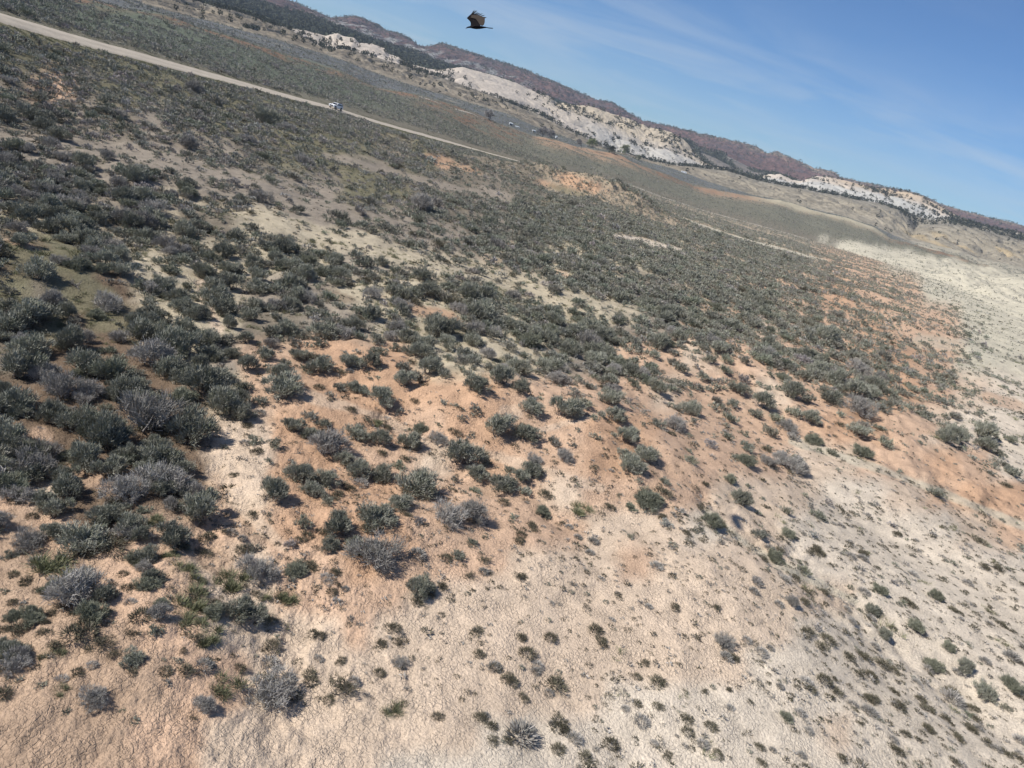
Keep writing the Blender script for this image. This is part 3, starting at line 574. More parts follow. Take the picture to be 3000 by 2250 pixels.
def grass_clump(seed, n=420, lob=5, pal=GRASS, L=.28):
    r = np.random.default_rng(seed); c = r.uniform(-.36, .36, (lob, 2)); i = r.integers(0, lob, n)
    O = np.zeros((n, 3)); O[:, :2] = c[i] + r.normal(size=(n, 2)) * .07; D = np.zeros((n, 3)); D[:, :2] = (O[:, :2] - c[i]) * 5 + r.normal(size=(n, 2)) * .4; D[:, 2] = 1
    col = pal[r.integers(0, len(pal), n)] * r.uniform(.8, 1.2, (n, 1))
    return blades(O, D, r.uniform(.5, 1.3, n) * L, np.full(n, .020), col, r, .15)
def snag(seed):
    r = np.random.default_rng(seed); parts = []
    def branch(b, d, L, rad, lev):
        P = [b]; p = b.copy(); dd = d.copy()
        for _ in range(4):
            dd = dd + r.normal(size=3) * .38; dd[2] = max(dd[2], -.1) if lev == 0 else dd[2]; dd /= np.linalg.norm(dd); p = p + dd * L / 4; p[2] = max(p[2], .015); P.append(p.copy())
        v, q = tube_path(P, rad, rad * .45); parts.append((v, q, np.tile(np.array((.20, .18, .16)) * r.uniform(.45, 1.7), (len(v), 1))))
        if lev < 2:
            for _ in range(3): branch(P[r.integers(1, 5)], dd + r.normal(size=3) * .8, L * .6, rad * .5, lev + 1)
    for _ in range(6):
        a = r.uniform(0, 6.28); branch(np.array((0, 0, 0.)), np.array((math.cos(a), math.sin(a), r.uniform(.15, .9))), r.uniform(.3, .5), .022, 0)
    return join(parts)
def mk(name, g, m): return mesh_np(name, g[0], g[1], m, g[2])
PROT = {'sage': [], 'dead': [], 'rabbit': [], 'olive': []}
for kind, n, kw in (('sage', 7, dict()), ('dead', 4, dict(pal=DEADC, gap=.15, spiky=.22, bl=.085, bw=.0095, nbl=30, hgt=.55, stemcol=(.27, .25, .235))),
                    ('rabbit', 3, dict(pal=RABB, spiky=.1, bl=.10, bw=.012, hgt=.5)), ('olive', 3, dict(pal=OLIVE, bl=.07, ncl=70, hgt=.45, nbl=14))):
    for i in range(n):
        kw2 = dict(kw); kw2['nlob'] = [9, 7, 11, 8, 12, 6, 10][i % 7]; kw2['ncl'] = kw.get('ncl', 150) + 16 * (i % 3)
        f, s = shrub(100 + 17 * i + len(kind), **kw2)
        PROT[kind].append((mk(kind + '_foliage', f, M_leaf), mk(kind + '_stems', s, M_stem)))
GRASSM = [mk('bunchgrass', grass_clump(400 + i, 1100, 7, L=.24), M_grass) for i in range(4)]
SNAGM = [mk('snag', snag(500 + i), M_stem) for i in range(4)]
TUFTM = []
for i in range(6):
    f = tuft_dome(600 + i, 420, .15, .024, OLIVE if i % 3 else DEADC, 1 + i % 3); TUFTM.append(mk('desert_tuft', f, M_leaf))
# lighter versions for the far plants, merged
LOD = {}
for kind, pal in (('sage', SAGE), ('dead', DEADC), ('rabbit', RABB), ('olive', OLIVE)):
    LOD[kind] = [[shrub(700 + 5 * l + i, nlob=nl, ncl=nc, nbl=nb, bl=b, bw=w, pal=pal, stems=False)[0] for i in range(4)]
                 for l, (nl, nc, nb, b, w) in enumerate(((8, 72, 12, .10, .026), (7, 34, 6, .13, .048), (5, 16, 3, .17, .085), (3, 6, 2, .28, .17)))]
LODG = [[grass_clump(800 + i, 90, 4) for i in range(3)], [grass_clump(810 + i, 34, 3) for i in range(3)]]
for g in LODG[1] : g[0][:] = g[0] * (1, 1, 1)
def merge(name, items, m, label, cat):
    """items: list of (proto, positions n x 3, width n, height n, tint n x 3)"""
    Vs = []; Qs = []; Cs = []; o = 0
    for (v, q, c), P, wd, ht, tint in items:
        n = len(P)
        if n == 0: continue
        a = rng.uniform(0, 2 * np.pi, n); ca, sa = np.cos(a)[:, None], np.sin(a)[:, None]
        X = (v[:, 0] * ca - v[:, 1] * sa) * wd[:, None] + P[:, :1]; Y = (v[:, 0] * sa + v[:, 1] * ca) * wd[:, None] + P[:, 1:2]; Z = v[:, 2] * ht[:, None] + P[:, 2:]
        Vs.append(np.stack([X, Y, Z], -1).reshape(-1, 3)); Qs.append((q[None] + (np.arange(n) * len(v))[:, None, None] + o).reshape(-1, 4)); Cs.append((c[None] * tint[:, None, :]).reshape(-1, 3)); o += n * len(v)
    me = mesh_np(name, np.concatenate(Vs), np.concatenate(Qs), m, np.concatenate(Cs))
    return link(name, me, kind='stuff', label=label, category=cat)

# ------------------------------------------------------------------ plants one can point to: foot in the photo, width, kind
Z4 = "S250,485,200 Q500,545,120 S40,335,90 S140,275,150 S320,190,150 S680,400,150 S810,385,90 S1030,495,90 S970,435,60 S1190,400,110 S1210,560,90 R1180,680,150 S1200,830,150 S1000,760,140 S880,800,140 S240,760,210 S60,840,240 S200,985,230 S460,950,220 S130,1140,300 D700,690,160 R620,740,120 D770,900,140 S1000,890,150 D980,1060,260 S1100,1120,200 R720,1150,260 R510,1120,120 S820,1250,210 D400,1250,240 S330,1400,190 S90,1360,290 S590,1500,260 D950,1480,400 S700,1590,280 S1250,1550,330 S1330,1250,290 S1450,1370,250 S1560,1400,170 R1180,1290,190 S1430,1150,160 S60,1610,210 S1340,930,160 S1600,1080,140 S1720,1000,120 S1590,900,120 S1480,810,120 S1840,1250,230 S1690,1300,110 S1810,1115,130 S1840,1050,90 S1890,1465,140 S2100,1450,110 S2020,1530,130 S1900,930,100 S2080,1090,150 S1970,1010,110 S1960,800,80 S1620,760,130 S1430,720,170 S1790,760,110 S2130,780,90 S2190,680,100 S1550,1300,150 Q1250,520,110 D560,900,120 S1100,930,130 S1340,640,130 S1480,560,150 S1660,580,150 S1300,480,140 S760,330,110 S1640,420,120 S1450,350,130 S1020,300,70 S860,220,110 S1230,90,110 S560,280,150 S420,260,130 S180,120,180 S320,60,150 S60,60,140 D110,180,120 S1290,1080,140 S1500,1000,120 R1290,960,90"
Z5 = "S180,200,180 S340,205,130 S360,290,150 S240,335,130 S300,400,140 S290,510,130 S440,575,220 S700,475,150 S570,430,150 S600,175,160 D670,295,180 S680,350,80 S770,385,90 S870,270,120 S1080,415,200 D1080,430,120 S930,550,190 D150,565,140 D80,300,140 S460,140,180 S860,130,170 G340,690,220 D400,860,250 S560,855,120 S440,760,110 G780,640,110 S1350,590,90 D1390,725,170 G1240,750,170 G1540,830,140 G1430,830,90 S1310,945,190 G1490,970,120 G290,1130,110 D290,1150,200 G1000,870,200 G1010,700,130 G1070,760,100 G1040,970,150 G1130,1060,140 G930,620,90 G840,430,90 O720,1040,90 S830,1030,80 O1850,1350,170 D1470,1390,220 G1200,1340,180 G2130,1475,130 S1500,1060,60 D1100,1440,110 S730,1510,70 R360,1450,60 R660,1440,60 O610,1150,80 S960,1180,60 D500,1400,120 D900,1300,70 O1410,1120,50 O1470,1180,50 O1040,1490,60 O2060,1090,80 O2150,1080,80 D2160,1200,80 D1810,860,70 D1890,950,50 O1640,1405,46 R30,810,70 G200,500,60 S100,1290,60 S230,1310,70 G340,1340,90 D120,870,60 S600,970,60 R1600,700,110"
Z6 = "S60,115,110 S270,125,120 S330,205,100 S430,222,150 S610,178,130 S745,162,120 S455,115,60 S800,192,50 R740,250,60 S790,245,50 S140,232,140 S190,160,80 S170,378,240 S40,420,120 S640,330,130 S690,350,90 S810,418,170 S900,70,90 S960,295,140 S1040,270,110 S1120,228,160 S1220,235,110 S1330,200,80 S1370,245,90 S1230,55,130 S1410,35,120 D1180,95,70 D1500,120,110 S1510,195,90 S1580,285,150 S1700,220,150 S1710,335,120 S1810,95,80 S1780,462,140 S1840,380,50 S1650,70,110 S2060,190,90 S2150,315,110 D1980,285,120 S2060,370,110 S2020,495,180 S2120,430,110 S1430,330,140 S1310,330,40 S1570,615,170 S1750,635,150 S1865,600,40 S1210,412,70 S1290,427,60 S1345,450,40 S1430,482,70 S1420,450,80 S1335,522,70 R1185,552,60 S1125,405,40 S1028,470,30 S925,482,80 G770,540,90 S225,578,140 S350,515,110 S440,570,110 S360,645,140 S650,640,150 S800,682,140 S1000,705,150 S930,650,60 D1180,660,110 R990,580,50 R1070,585,100 S1930,682,110 D1990,782,120 D1800,792,100 D460,745,230 S570,800,130 S670,885,160 S810,900,160 S920,830,90 S1040,1010,250 S770,1195,220 S930,1085,150 S280,912,170 S110,1032,190 S450,935,150 S360,1012,140 S1320,800,190 S1290,915,80 S1430,890,130 S1480,800,90 S1590,972,180 S1720,900,120 S1790,872,140 S1740,1000,110 S1640,850,90 D1250,1180,200 D1400,1170,190 R1420,985,90 S300,1202,115 S460,1060,90 S530,1245,190 S480,1345,130 R650,1360,150 D760,1455,280 D220,1330,90 D1060,1185,90 G2130,1110,150 R1400,1320,90 R1480,1280,60 S1300,1412,110 O1480,1435,90 S1060,1640,160 O1380,1532,80 R1850,1120,100 R1660,1150,80 O1720,1545,100 O1210,1600,90 O720,1590,50 O540,1592,60 O2140,1505,60 D2050,1585,60 G260,1525,110 Q270,738,100 Q1095,1100,130 Q1880,285,120 Q900,1262,110 Q2010,360,90 O1410,1620,50 O1500,1610,50 O1560,1605,45 O1830,1300,50 O1980,1190,60 O1700,1235,50 O1800,1235,80"
Z7 = "S250,765,150 S400,740,130 S560,742,90 S600,770,50 S710,782,120 S410,862,150 D420,780,110 S440,960,130 S490,970,90 S130,942,160 S230,885,130 S180,830,100 D60,720,130 S170,640,100 S930,920,130 S850,900,90 S950,985,80 S800,870,60 D830,1025,130 S930,1070,60 D1010,1050,50 S530,1105,150 S640,1222,150 S500,1195,100 S550,1292,170 S50,1130,110 D110,1222,120 S1080,892,80 S1100,862,100 S1200,872,90 S1140,900,80 S1390,885,150 S1350,945,100 S1250,785,120 D1280,720,90 S1380,742,80 S1480,972,100 S1600,940,110 S1700,982,120 S1190,972,110 S1170,1005,70 S1170,1082,90 S1160,660,100 S870,655,110 S1000,700,90 S1440,1065,110 D1560,1030,130 D1590,1085,90 S1590,822,150 S1690,852,100 S1830,842,160 S1990,822,180 D2020,920,150 S2170,900,110 S2020,1062,120 S2060,1010,90 S2150,1022,90 S2190,1135,110 S1900,940,70 O1900,992,70 R1290,1245,130 S1290,1160,110 D1060,1132,90 D1510,1245,140 D1430,1250,110 D1600,1295,150 D1650,1312,110 S1610,1240,110 O1360,1122,35 O870,1212,42 O720,1102,42 O1030,1382,80 R1190,1362,110 S1310,1392,60 S1260,1505,150 R770,1372,90 R660,1510,180 R470,1450,60 R250,1580,200 R1080,1655,170 D870,1560,70 D770,1640,90 O1400,1350,60 D1710,1530,70 R540,1540,90 O1000,1540,90 D1820,1502,70 R2050,1195,130 R1730,1110,110 R1850,1180,90 S1260,235,110 S1080,312,110 S1200,392,150 S1310,345,90 S1340,290,90 S1480,312,80 S1580,285,60 S1700,465,100 S1820,450,160 S1860,380,60 S1550,442,90 S1430,420,70 S1990,560,90 S2060,562,70 S2180,570,100 S1780,400,70 D1500,350,70 S940,300,110 S800,300,120 S950,215,110 Q1640,1370,70 S1660,700,110 S1740,700,110 S1550,620,110 S1410,600,110 S1280,600,90 S1160,590,90 S1050,590,100 S950,570,80 S820,540,90 S690,560,110"
Z8 = "O160,50,80 S370,172,130 S430,60,70 R130,212,80 R230,335,180 R110,352,80 S490,395,110 R680,392,120 D780,372,60 D840,388,80 R590,535,120 R640,560,70 O540,200,60 D830,202,80 D700,832,100 D480,690,90 D250,435,70 R1280,755,120 D1360,692,60 R1430,832,80 S1460,690,50 R1640,795,110 S1220,885,120 S1300,1045,120 R1500,990,120 O1950,595,100 O2035,597,100 S2180,475,80 S1640,130,110 R1720,1120,110 R1620,1245,140 S1820,1265,150 S1940,1425,140 R2120,1375,150 R2100,1505,90 R1850,1545,80 D260,1095,130 D870,990,80 D1500,1310,60 R670,1570,100 O140,1395,70 O60,1575,60 O300,1385,70 O560,1335,50 O1150,1292,90 O980,1310,70 O1150,1600,70 O910,1640,46 O1240,1330,60 O700,1440,60 O1990,850,60 O2150,860,60 O1860,680,50 O1690,665,55 O1620,390,50 O470,830,50 O110,1060,60 O220,850,70 R1150,870,60 R1850,1090,60 O1210,265,40 O1390,380,80 D1350,320,60 D1150,600,60 O640,880,40 O100,1240,50 R1080,720,60 R780,620,90 R760,560,60"
HAND = []
for txt, ox, oy, f in ((Z4, 0, 600, .452), (Z5, 0, 1300, .5425), (Z6, 750, 1000, .452), (Z7, 1600, 800, .452), (Z8, 2000, 1400, .452)):
    for w in txt.split():
        a, b, c = w[1:].split(','); HAND.append((w[0], ox + float(a) * f, oy + float(b) * f, float(c) * f))
keep = []
for h in HAND:
    if any(abs(h[1] - q[1]) < .30 * (h[3] + q[3]) / 2 and abs(h[2] - q[2]) < .25 * (h[3] + q[3]) / 2 for q in keep): continue
    keep.append(h)
HAND = keep
hx, hy, hz = G([h[1] for h in HAND], [h[2] - .10 * h[3] for h in HAND])
PL = []                                            # kind, x, y, z, width in metres, px, py, width px
for h, x, y, z in zip(HAND, hx, hy, hz):
    d = to_px(x, y, z - CAMZ)[2]; PL.append((h[0], x, y, z, float(h[3] * d / F), h[1], h[2], h[3]))

# the remaining shrubs: scattered as thickly as the photo shows each patch covered
def scatter(r0, r1, n, amax=R(46)):
    a = rng.uniform(-amax, amax, n); r = np.sqrt(rng.uniform(r0 * r0, r1 * r1, n)); return np.sin(a) * r, np.cos(a) * r
def in_view(px, py, mx=140, top=-60, bot=160): return (px > -mx) & (px < 3000 + mx) & (py > top) & (py < 2250 + bot)
AREA = R(92) / 2
pool = []
for r0, r1 in ((12, 60), (60, 130), (130, 260), (260, 480), (480, 1150)):
    n = int(AREA * (r1 * r1 - r0 * r0) * {12: 4.5, 60: 3.8, 130: 2.2, 260: .85, 480: .17}[r0])
    x, y = scatter(r0, r1, n); z, k = H(x, y); c, sh, px, py, d = cover(x, y, z - CAMZ, k)
    el = np.maximum((CAMZ - z) / r1 if False else (CAMZ - z) / np.hypot(x, y), .025)
    wm = rng.lognormal(-.10, .36, n) * np.where(k > 3, 1.0, .80 if r0 < 130 else .88) * np.where(k > 4.1, 1.25, 1); 
    clump = fbm(x / 3.2, y / 3.2, 2, 401) if r0 < 130 else fbm(x / 14, y / 14, 3, 402)
    sh = sh * (1 + .45 * fbm(x / 34, y / 34, 3, 405) * (r0 >= 130)); cov = np.clip(sh / 10.0 + .35 * clump * (sh < 8.6), 0, .93)
    if r0 == 12: cov = np.where((py > 1150) & (px > 560), cov * .28, cov); wm = np.where(((py > 1150) & (px > 560)) | (py > 1440), wm * .54, np.where((px < 700) & (py > 950) & (py < 1420), wm * .95, wm)); wm = np.minimum(wm, 1.7)
    cov = np.where((py > 1650) & (px > 900), cov * .6, cov)
    lam = -np.log(1 - cov) / ({12: .30, 60: .22, 130: .26, 260: .38, 480: .48}[r0] * (1 + .24 / el))
    dens = n / (AREA * (r1 * r1 - r0 * r0)); ok = (rng.random(n) < np.minimum(lam / dens, 1)) & in_view(px, py) & (k < 4.97) & (sh > .2)
    if r0 >= 60: ok &= (np.abs(k - 3) > .35) | (road_dist(x, y) > (14 if r0 >= 260 else 8))
    for i in np.nonzero(ok)[0]:
        pool.append((x[i], y[i], z[i], wm[i], px[i], py[i], wm[i] * F / d[i], k[i]))
pool = np.array(pool)
hp = np.array([(p[5], p[6], p[7]) for p in PL])
near = pool[:, 1] ** 2 + pool[:, 0] ** 2 < 60 ** 2
for j in np.nonzero(near)[0]:
    q = pool[j]
    if np.any((np.abs(hp[:, 0] - q[4]) < .38 * (hp[:, 2] + q[6])) & (np.abs(hp[:, 1] - q[5]) < .28 * (hp[:, 2] + q[6]))): pool[j, 3] = -1 if q[4] > 640 or rng.random() < .4 else q[3]
pool = pool[pool[:, 3] > 0]
rk = rng.random(len(pool))
zl = (pool[:, 4] < 700) & (pool[:, 5] > 950); rk = np.where(zl & (rk > .62) & (rk < .80), rk + .16, np.where(zl & (rk > .56) & (rk <= .62), .86, rk))
zb = (pool[:, 4] < 1000) & (pool[:, 5] > 1500); rk = np.where(zb & (rk < .45), .92 + rk * .177, rk)
pk = np.where(rk < np.where((pool[:, 5] < 620) & (pool[:, 4] < 1300), .58, .82), 'S', np.where(rk < .90, 'D', np.where(rk < .97, 'R', 'O')))
print('pool', len(pool), 'hand', len(PL))

# the 300 sagebrush that show largest stand as individuals, everything smaller is one mass per kind
def soil_word(c):
    c = np.array(c); return min((('orange', PAL['O']), ('orange', PAL['P']), ('tan', PAL['B']), ('cream', PAL['C']), ('cream', PAL['W']), ('brown', PAL['D']), ('mossy', PAL['K']), ('grassy', PAL['Y']), ('grey', PAL['L']), ('grey', PAL['G']), ('grey', PAL['T'])),
                                key=lambda t: float(np.sum((np.array(t[1]) - c) ** 2)))[0]
cand = {'S': [], 'D': [], 'R': [], 'O': [], 'G': [], 'Q': []}
for p in PL: cand[p[0]].append((*p[1:], False))
for q, kd in zip(pool, pk):
    cand[kd].append((q[0], q[1], q[2], q[3], q[4], q[5], q[6], True))
NAMES = {'S': ('sagebrush', 'sagebrush', 'sage', ('grey-green sagebrush',)), 'D': ('dry_sagebrush', 'dry shrub', 'dead', ('pale half-dead sagebrush',)),
         'R': ('rabbitbrush', 'green shrub', 'rabbit', ('soft green low shrub',)), 'O': ('saltbush', 'dark shrub', 'olive', ('small dark olive shrub',)),
         'G': ('bunchgrass', 'grass clump', None, ('yellow-green grass clump',)), 'Q': ('dead_branches', 'dead wood', None, ('bare grey dead branches',))}
GROUPS = {'S': 'sagebrush growing over the slope', 'D': 'half-dead grey shrubs among the sagebrush', 'R': 'soft green shrubs of the slope', 'O': 'small dark shrubs on bare soil', 'G': 'clumps of bunchgrass', 'Q': 'dead branches lying among the sagebrush'}
LIMIT = {'S': 300, 'D': 130, 'R': 90, 'O': 90, 'G': 40, 'Q': 20}
def zone(px, py):
    v = 'bottom edge' if py > 1900 else 'near foreground' if py > 1550 else 'foreground' if py > 1250 else 'middle slope' if py > 1000 else 'upper slope' if py > 760 else 'high slope'
    h = 'far left' if px < 420 else 'left of centre' if px < 1000 else 'near centre' if px < 1550 else 'right of centre' if px < 2200 else 'far right'
    return v, h
STUFFP = {k: [] for k in 'SDROG'}
allrecs = []
for kd, lst in cand.items():
    lst.sort(key=lambda t: -t[6]); sel = [t for t in lst if -10 < t[4] < 3010 and t[5] < 2300][:LIMIT[kd]]; ids = set(map(id, sel))
    if kd in STUFFP: STUFFP[kd] = [t for t in lst if id(t) not in ids]
    allrecs.append((kd, sel))
def ordinal(i, n):
    if n == 1: return ''
    w = ['leftmost', 'second from left', 'third from left', 'fourth from left', 'fifth from left', 'sixth from left', 'seventh from left', 'eighth from left', 'ninth from left', 'tenth from left', 'eleventh from left', 'twelfth from left']
    if i == n - 1: return 'rightmost'
    return w[i] if i < 12 else '%dth from left' % (i + 1)
for kd, sel in allrecs:
    nm, cat, pr, looks = NAMES[kd]; recs = []
    cs = cover(np.array([t[0] for t in sel]), np.array([t[1] for t in sel]), np.array([t[2] for t in sel]) - CAMZ, np.ones(len(sel)))[0]
    for t, c in zip(sel, cs):
        size = 'huge' if t[6] > 120 else 'large' if t[6] > 80 else 'medium' if t[6] > 52 else 'small'
        if kd == 'O': size = ''
        v, h = zone(t[4], t[5]); recs.append([size, soil_word(c), v, h, t])
    grp = {}
    for rc in recs: grp.setdefault(tuple(rc[:4]), []).append(rc)
    for key, rs in grp.items():
        rs.sort(key=lambda q: q[4][4])
        for i, rc in enumerate(rs): rc.append(ordinal(i, len(rs)))
    for j, (size, soil, v, h, t, o) in enumerate(recs):
        x, y, z, wm, px, py, wpx, _ = t
        look = looks[0]
        if size and look.startswith('small '): size = ''
        lab = ' '.join(w for w in (o, size, look, 'on', soil, 'soil,', v, h) if w)
        ht = wm * random.uniform(.95, 1.3)
        if kd == 'R' or kd == 'O': ht *= .8
        if kd == 'G':
            me = GRASSM[j % 4]; o_ = link(nm, me, label=lab, category=cat, group=GROUPS[kd]); o_.location = (x, y, z - .03); o_.scale = (wm * 1.15, wm * 1.15, wm * .9)
        elif kd == 'Q':
            me = SNAGM[j % 4]; o_ = link(nm, me, label=lab, category=cat, group=GROUPS[kd]); o_.location = (x, y, z - .02); o_.scale = (wm, wm, wm)
        else:
            f, s = PROT[pr][(j * 5 + j // 7) % len(PROT[pr])]
            if wpx > 40:
                o_ = empty(nm, (x, y, z - .04), lab, cat, GROUPS[kd]); link('foliage', f, o_); link('stems', s, o_)
            else:
                o_ = link(nm, f, label=lab, category=cat, group=GROUPS[kd]); o_.location = (x, y, z - .04)
            sc = wm * ((1.0 if (px < 760 and py < 1340) or (px > 2000 and py > 1400) else 1.22) if not _ and py > 950 else 1.12); o_.scale = (sc, sc * random.uniform(.85, 1.15), ht * 1.1)
        o_.rotation_euler = (random.uniform(-.06, .06), random.uniform(-.06, .06), random.uniform(0, 6.28))

# masses of the smaller ones
items = {'S': [], 'D': [], 'R': [], 'O': [], 'G': []}
for kd in 'SDRO':
    L_ = STUFFP[kd]
    if not L_: continue
    A_ = np.array([t[:7] for t in L_]); wpx = A_[:, 6] * 1024 / 3000; lod = np.where(wpx > 13, 0, np.where(wpx > 7, 1, np.where(wpx > 3.6, 2, 3)))
    kk = {'S': 'sage', 'D': 'dead', 'R': 'rabbit', 'O': 'olive'}[kd]
    for l in range(4):
        for v in range(4):
            m = (lod == l) & (np.arange(len(A_)) % 4 == v); P = A_[m, :3].copy(); P[:, 2] -= .05; n = m.sum(); w = A_[m, 3] * 1.1
            tint = rng.uniform(.80, 1.18, (n, 1)) * np.array([[1, 1, 1]]) * rng.uniform(.96, 1.04, (n, 3))
            items[kd].append((LOD[kk][l][v], P, w, w * rng.uniform(.75, 1.15, n) * (.75 if kd in 'RO' else 1), tint))
merge('sagebrush_cover', items['S'], M_leaf, 'grey-green sagebrush covering the slope and the flats beyond the road', 'sagebrush cover')
merge('dry_shrub_cover', items['D'] , M_leaf, 'dry grey twiggy shrubs mixed through the sagebrush', 'dry shrubs')
merge('green_shrub_cover', items['R'] + items['O'], M_leaf, 'low green and olive shrubs mixed through the sagebrush', 'green shrubs')

# ------------------------------------------------------------------ small desert tufts and grass
tuft = []; grs = []
for r0, r1, den in ((13, 30, 13), (30, 60, 8.0), (60, 120, 3.4), (120, 260, .9), (260, 640, .30)):
    n = int(AREA * (r1 * r1 - r0 * r0) * den); x, y = scatter(r0, r1, n); z, k = H(x, y); c, sh, px, py, d = cover(x, y, z - CAMZ, k)
    lum = c.mean(1); bright = sm(.22, .40, lum); white = sm(.30, .42, c[:, 2]); yel = sm(.20, .30, c[:, 1] - c[:, 2] * .9 - .02) * 0
    p = (.12 + .55 * bright * (.35 + .65 * white)) * sm(-.6, .2, fbm(x / 2.5, y / 2.5, 3, 411)) * (1 - .5 * sm(5, 8, sh))
    p = np.where(py > 1450, p * 1.05, p); p = np.where((py > 1500) & (px < 1100), np.maximum(p * 1.3, .42), p) * .95
    p = np.where(px > 2350, np.where(py < 1200, p * 1.15, p), p)
    ok = (rng.random(n) < p) & in_view(px, py) & (k < 4.3) & ((np.abs(k - 3) > .35) | (road_dist(x, y) > 5.5))
    wm = rng.lognormal(-1.52, .42, n) * (1 + .9 * sm(60, 300, np.hypot(x, y)))
    for i in np.nonzero(ok)[0]: tuft.append((x[i], y[i], z[i], wm[i], px[i], py[i], wm[i] * F / d[i]))
    g = (sm(.0, .05, c[:, 1] - .5 * c[:, 0] - .5 * c[:, 2] + .012) * sm(.4, .15, np.abs(lum - .36)) + .5 * sm(.25, .12, lum)) * sm(-.1, .3, fbm(x / 4, y / 4, 3, 421)) * .55
    g = np.where((r0 >= 30) & (py < 1300), g, g * .18)
    ok = (rng.random(n) < g) & in_view(px, py) & (k < 3) & ((np.abs(k - 3) > .35) | (road_dist(x, y) > 6))
    wg = rng.lognormal(-.6, .35, n)
    for i in np.nonzero(ok)[0]: grs.append((x[i], y[i], z[i], wg[i], px[i], py[i], wg[i] * F / d[i]))
# grassy verge below the road
m = len(rx); ii = rng.integers(0, m, 8500); off = (4.3 + rng.gamma(1.6, 2.4, 8500)); off = np.where(rng.random(8500) < .15, -4.6 - rng.gamma(1.5, 1.2, 8500), off)
vx = rx[ii] + rty[ii] * off; vy = ry[ii] - rtx[ii] * off
vz, vk = H(vx, vy); vpx, vpy, vd = to_px(vx, vy, vz - CAMZ)
verge = np.stack([vx, vy, vz, rng.lognormal(-.1, .3, 8500), vpx, vpy, vpx * 0 + 1], 1)
tuft.sort(key=lambda t: -t[6] if 0 < t[4] < 3000 and t[5] < 2240 else 0)
def fine_zone(px, py):
    v = 'bottom edge' if py > 2120 else 'lowest foreground' if py > 1950 else 'lower foreground' if py > 1800 else 'near foreground' if py > 1660 else 'mid foreground' if py > 1500 else 'upper foreground' if py > 1300 else 'slope'
    return v, ('far left', 'left', 'left of centre', 'centre left', 'centre right', 'right of centre', 'right', 'far right')[min(7, max(0, int(px / 375)))]
def unique_labels(recs):
    """recs: (text, px) -> each text made its own by its rank from the left among its likes"""
    by = {}
    for i_, (t_, p_) in enumerate(recs): by.setdefault(t_, []).append((p_, i_))
    out = [None] * len(recs)
    for t_, l_ in by.items():
        for n_, (p_, i_) in enumerate(sorted(l_)): out[i_] = (ordinal(n_, len(l_)) + ' ' + t_).strip()
    return out
tf = tuft[:300]; cs_ = cover(np.array([t[0] for t in tf]), np.array([t[1] for t in tf]), np.array([t[2] for t in tf]) - CAMZ, np.ones(len(tf)))[0]
med = np.median([t[6] for t in tf])
labs = unique_labels([('%s %s tuft on %s soil, %s %s' % (('tiny', 'little')[int(t[6] > med)], 'dark' if j % 6 % 3 else 'pale grey', soil_word(c), *fine_zone(t[4], t[5])), t[4]) for j, (t, c) in enumerate(zip(tf, cs_))])
for j, t in enumerate(tf):
    o_ = link('desert_tuft', TUFTM[j % 6], label=labs[j], category='tuft', group='tiny tufts dotting the bare soil')
    o_.location = (t[0], t[1], t[2] - .02); o_.scale = (t[3] * 1.25, t[3] * 1.25, t[3] * .95); o_.rotation_euler = (0, 0, random.uniform(0, 6.28))
TL = [tuft_dome(900 + i, 70, .18, .055, (OLIVE, DEADC, OLIVE, SAGE)[i % 4], 1 + i % 3) for i in range(6)]
TF = [tuft_dome(920 + i, 7, .40, .26, (OLIVE, DEADC, SAGE)[i % 3]) for i in range(3)]
A_ = np.array(tuft[300:]); it = []
fr = A_[:, 6] * .341 < 3.0
for v in range(6):
    m_ = (~fr) & (np.arange(len(A_)) % 6 == v); n = m_.sum(); it.append((TL[v], A_[m_, :3] - (0, 0, .02), A_[m_, 3] * 1.2, A_[m_, 3] * rng.uniform(.7, 1.1, n), rng.uniform(.8, 1.2, (n, 1)) * np.ones((1, 3))))
for v in range(3):
    m_ = fr & (np.arange(len(A_)) % 3 == v); n = m_.sum(); it.append((TF[v], A_[m_, :3] - (0, 0, .02), A_[m_, 3] * 1.2, A_[m_, 3] * rng.uniform(.7, 1.1, n), rng.uniform(.8, 1.2, (n, 1)) * np.ones((1, 3))))
tiny = []
for r0, r1, den in ((14, 28, 16.0), (28, 50, 9.0)):
    n = int(AREA * (r1 * r1 - r0 * r0) * den); x, y = scatter(r0, r1, n); z, k = H(x, y); px, py, d = to_px(x, y, z - CAMZ)
    ok = in_view(px, py, 20, 0, 30) & (py > 1050) & (rng.random(n) < .75 * sm(-.25, .35, fbm(x / 1.7, y / 1.7, 3, 441)) * sm(420, 760, px + .5 * (py - 1300))); w = rng.lognormal(-2.05, .35, n)
    tiny.append(np.stack([x, y, z, w], 1)[ok])
tiny = np.concatenate(tiny); TT = [tuft_dome(940 + i, 16, .26, .12, (OLIVE, DEADC)[i % 2]) for i in range(4)]
for v in range(4):
    m_ = np.arange(len(tiny)) % 4 == v; n = m_.sum(); it.append((TT[v], tiny[m_, :3] - (0, 0, .01), tiny[m_, 3] * 1.2, tiny[m_, 3], rng.uniform(.8, 1.3, (n, 1)) * np.ones((1, 3))))
merge('tuft_cover', it, M_leaf, 'countless tiny dark tufts dotting the pale bare soil', 'small tufts')
A_ = np.array(grs); it = []; lo = A_[:, 6] * .341 < 5
for l, mm in ((0, ~lo), (1, lo)):
    for v in range(3):
        m_ = mm & (np.arange(len(A_)) % 3 == v); n = m_.sum(); it.append((LODG[l][v], A_[m_, :3] - (0, 0, .02), A_[m_, 3], A_[m_, 3] * .8, rng.uniform(.8, 1.15, (n, 1)) * np.ones((1, 3))))
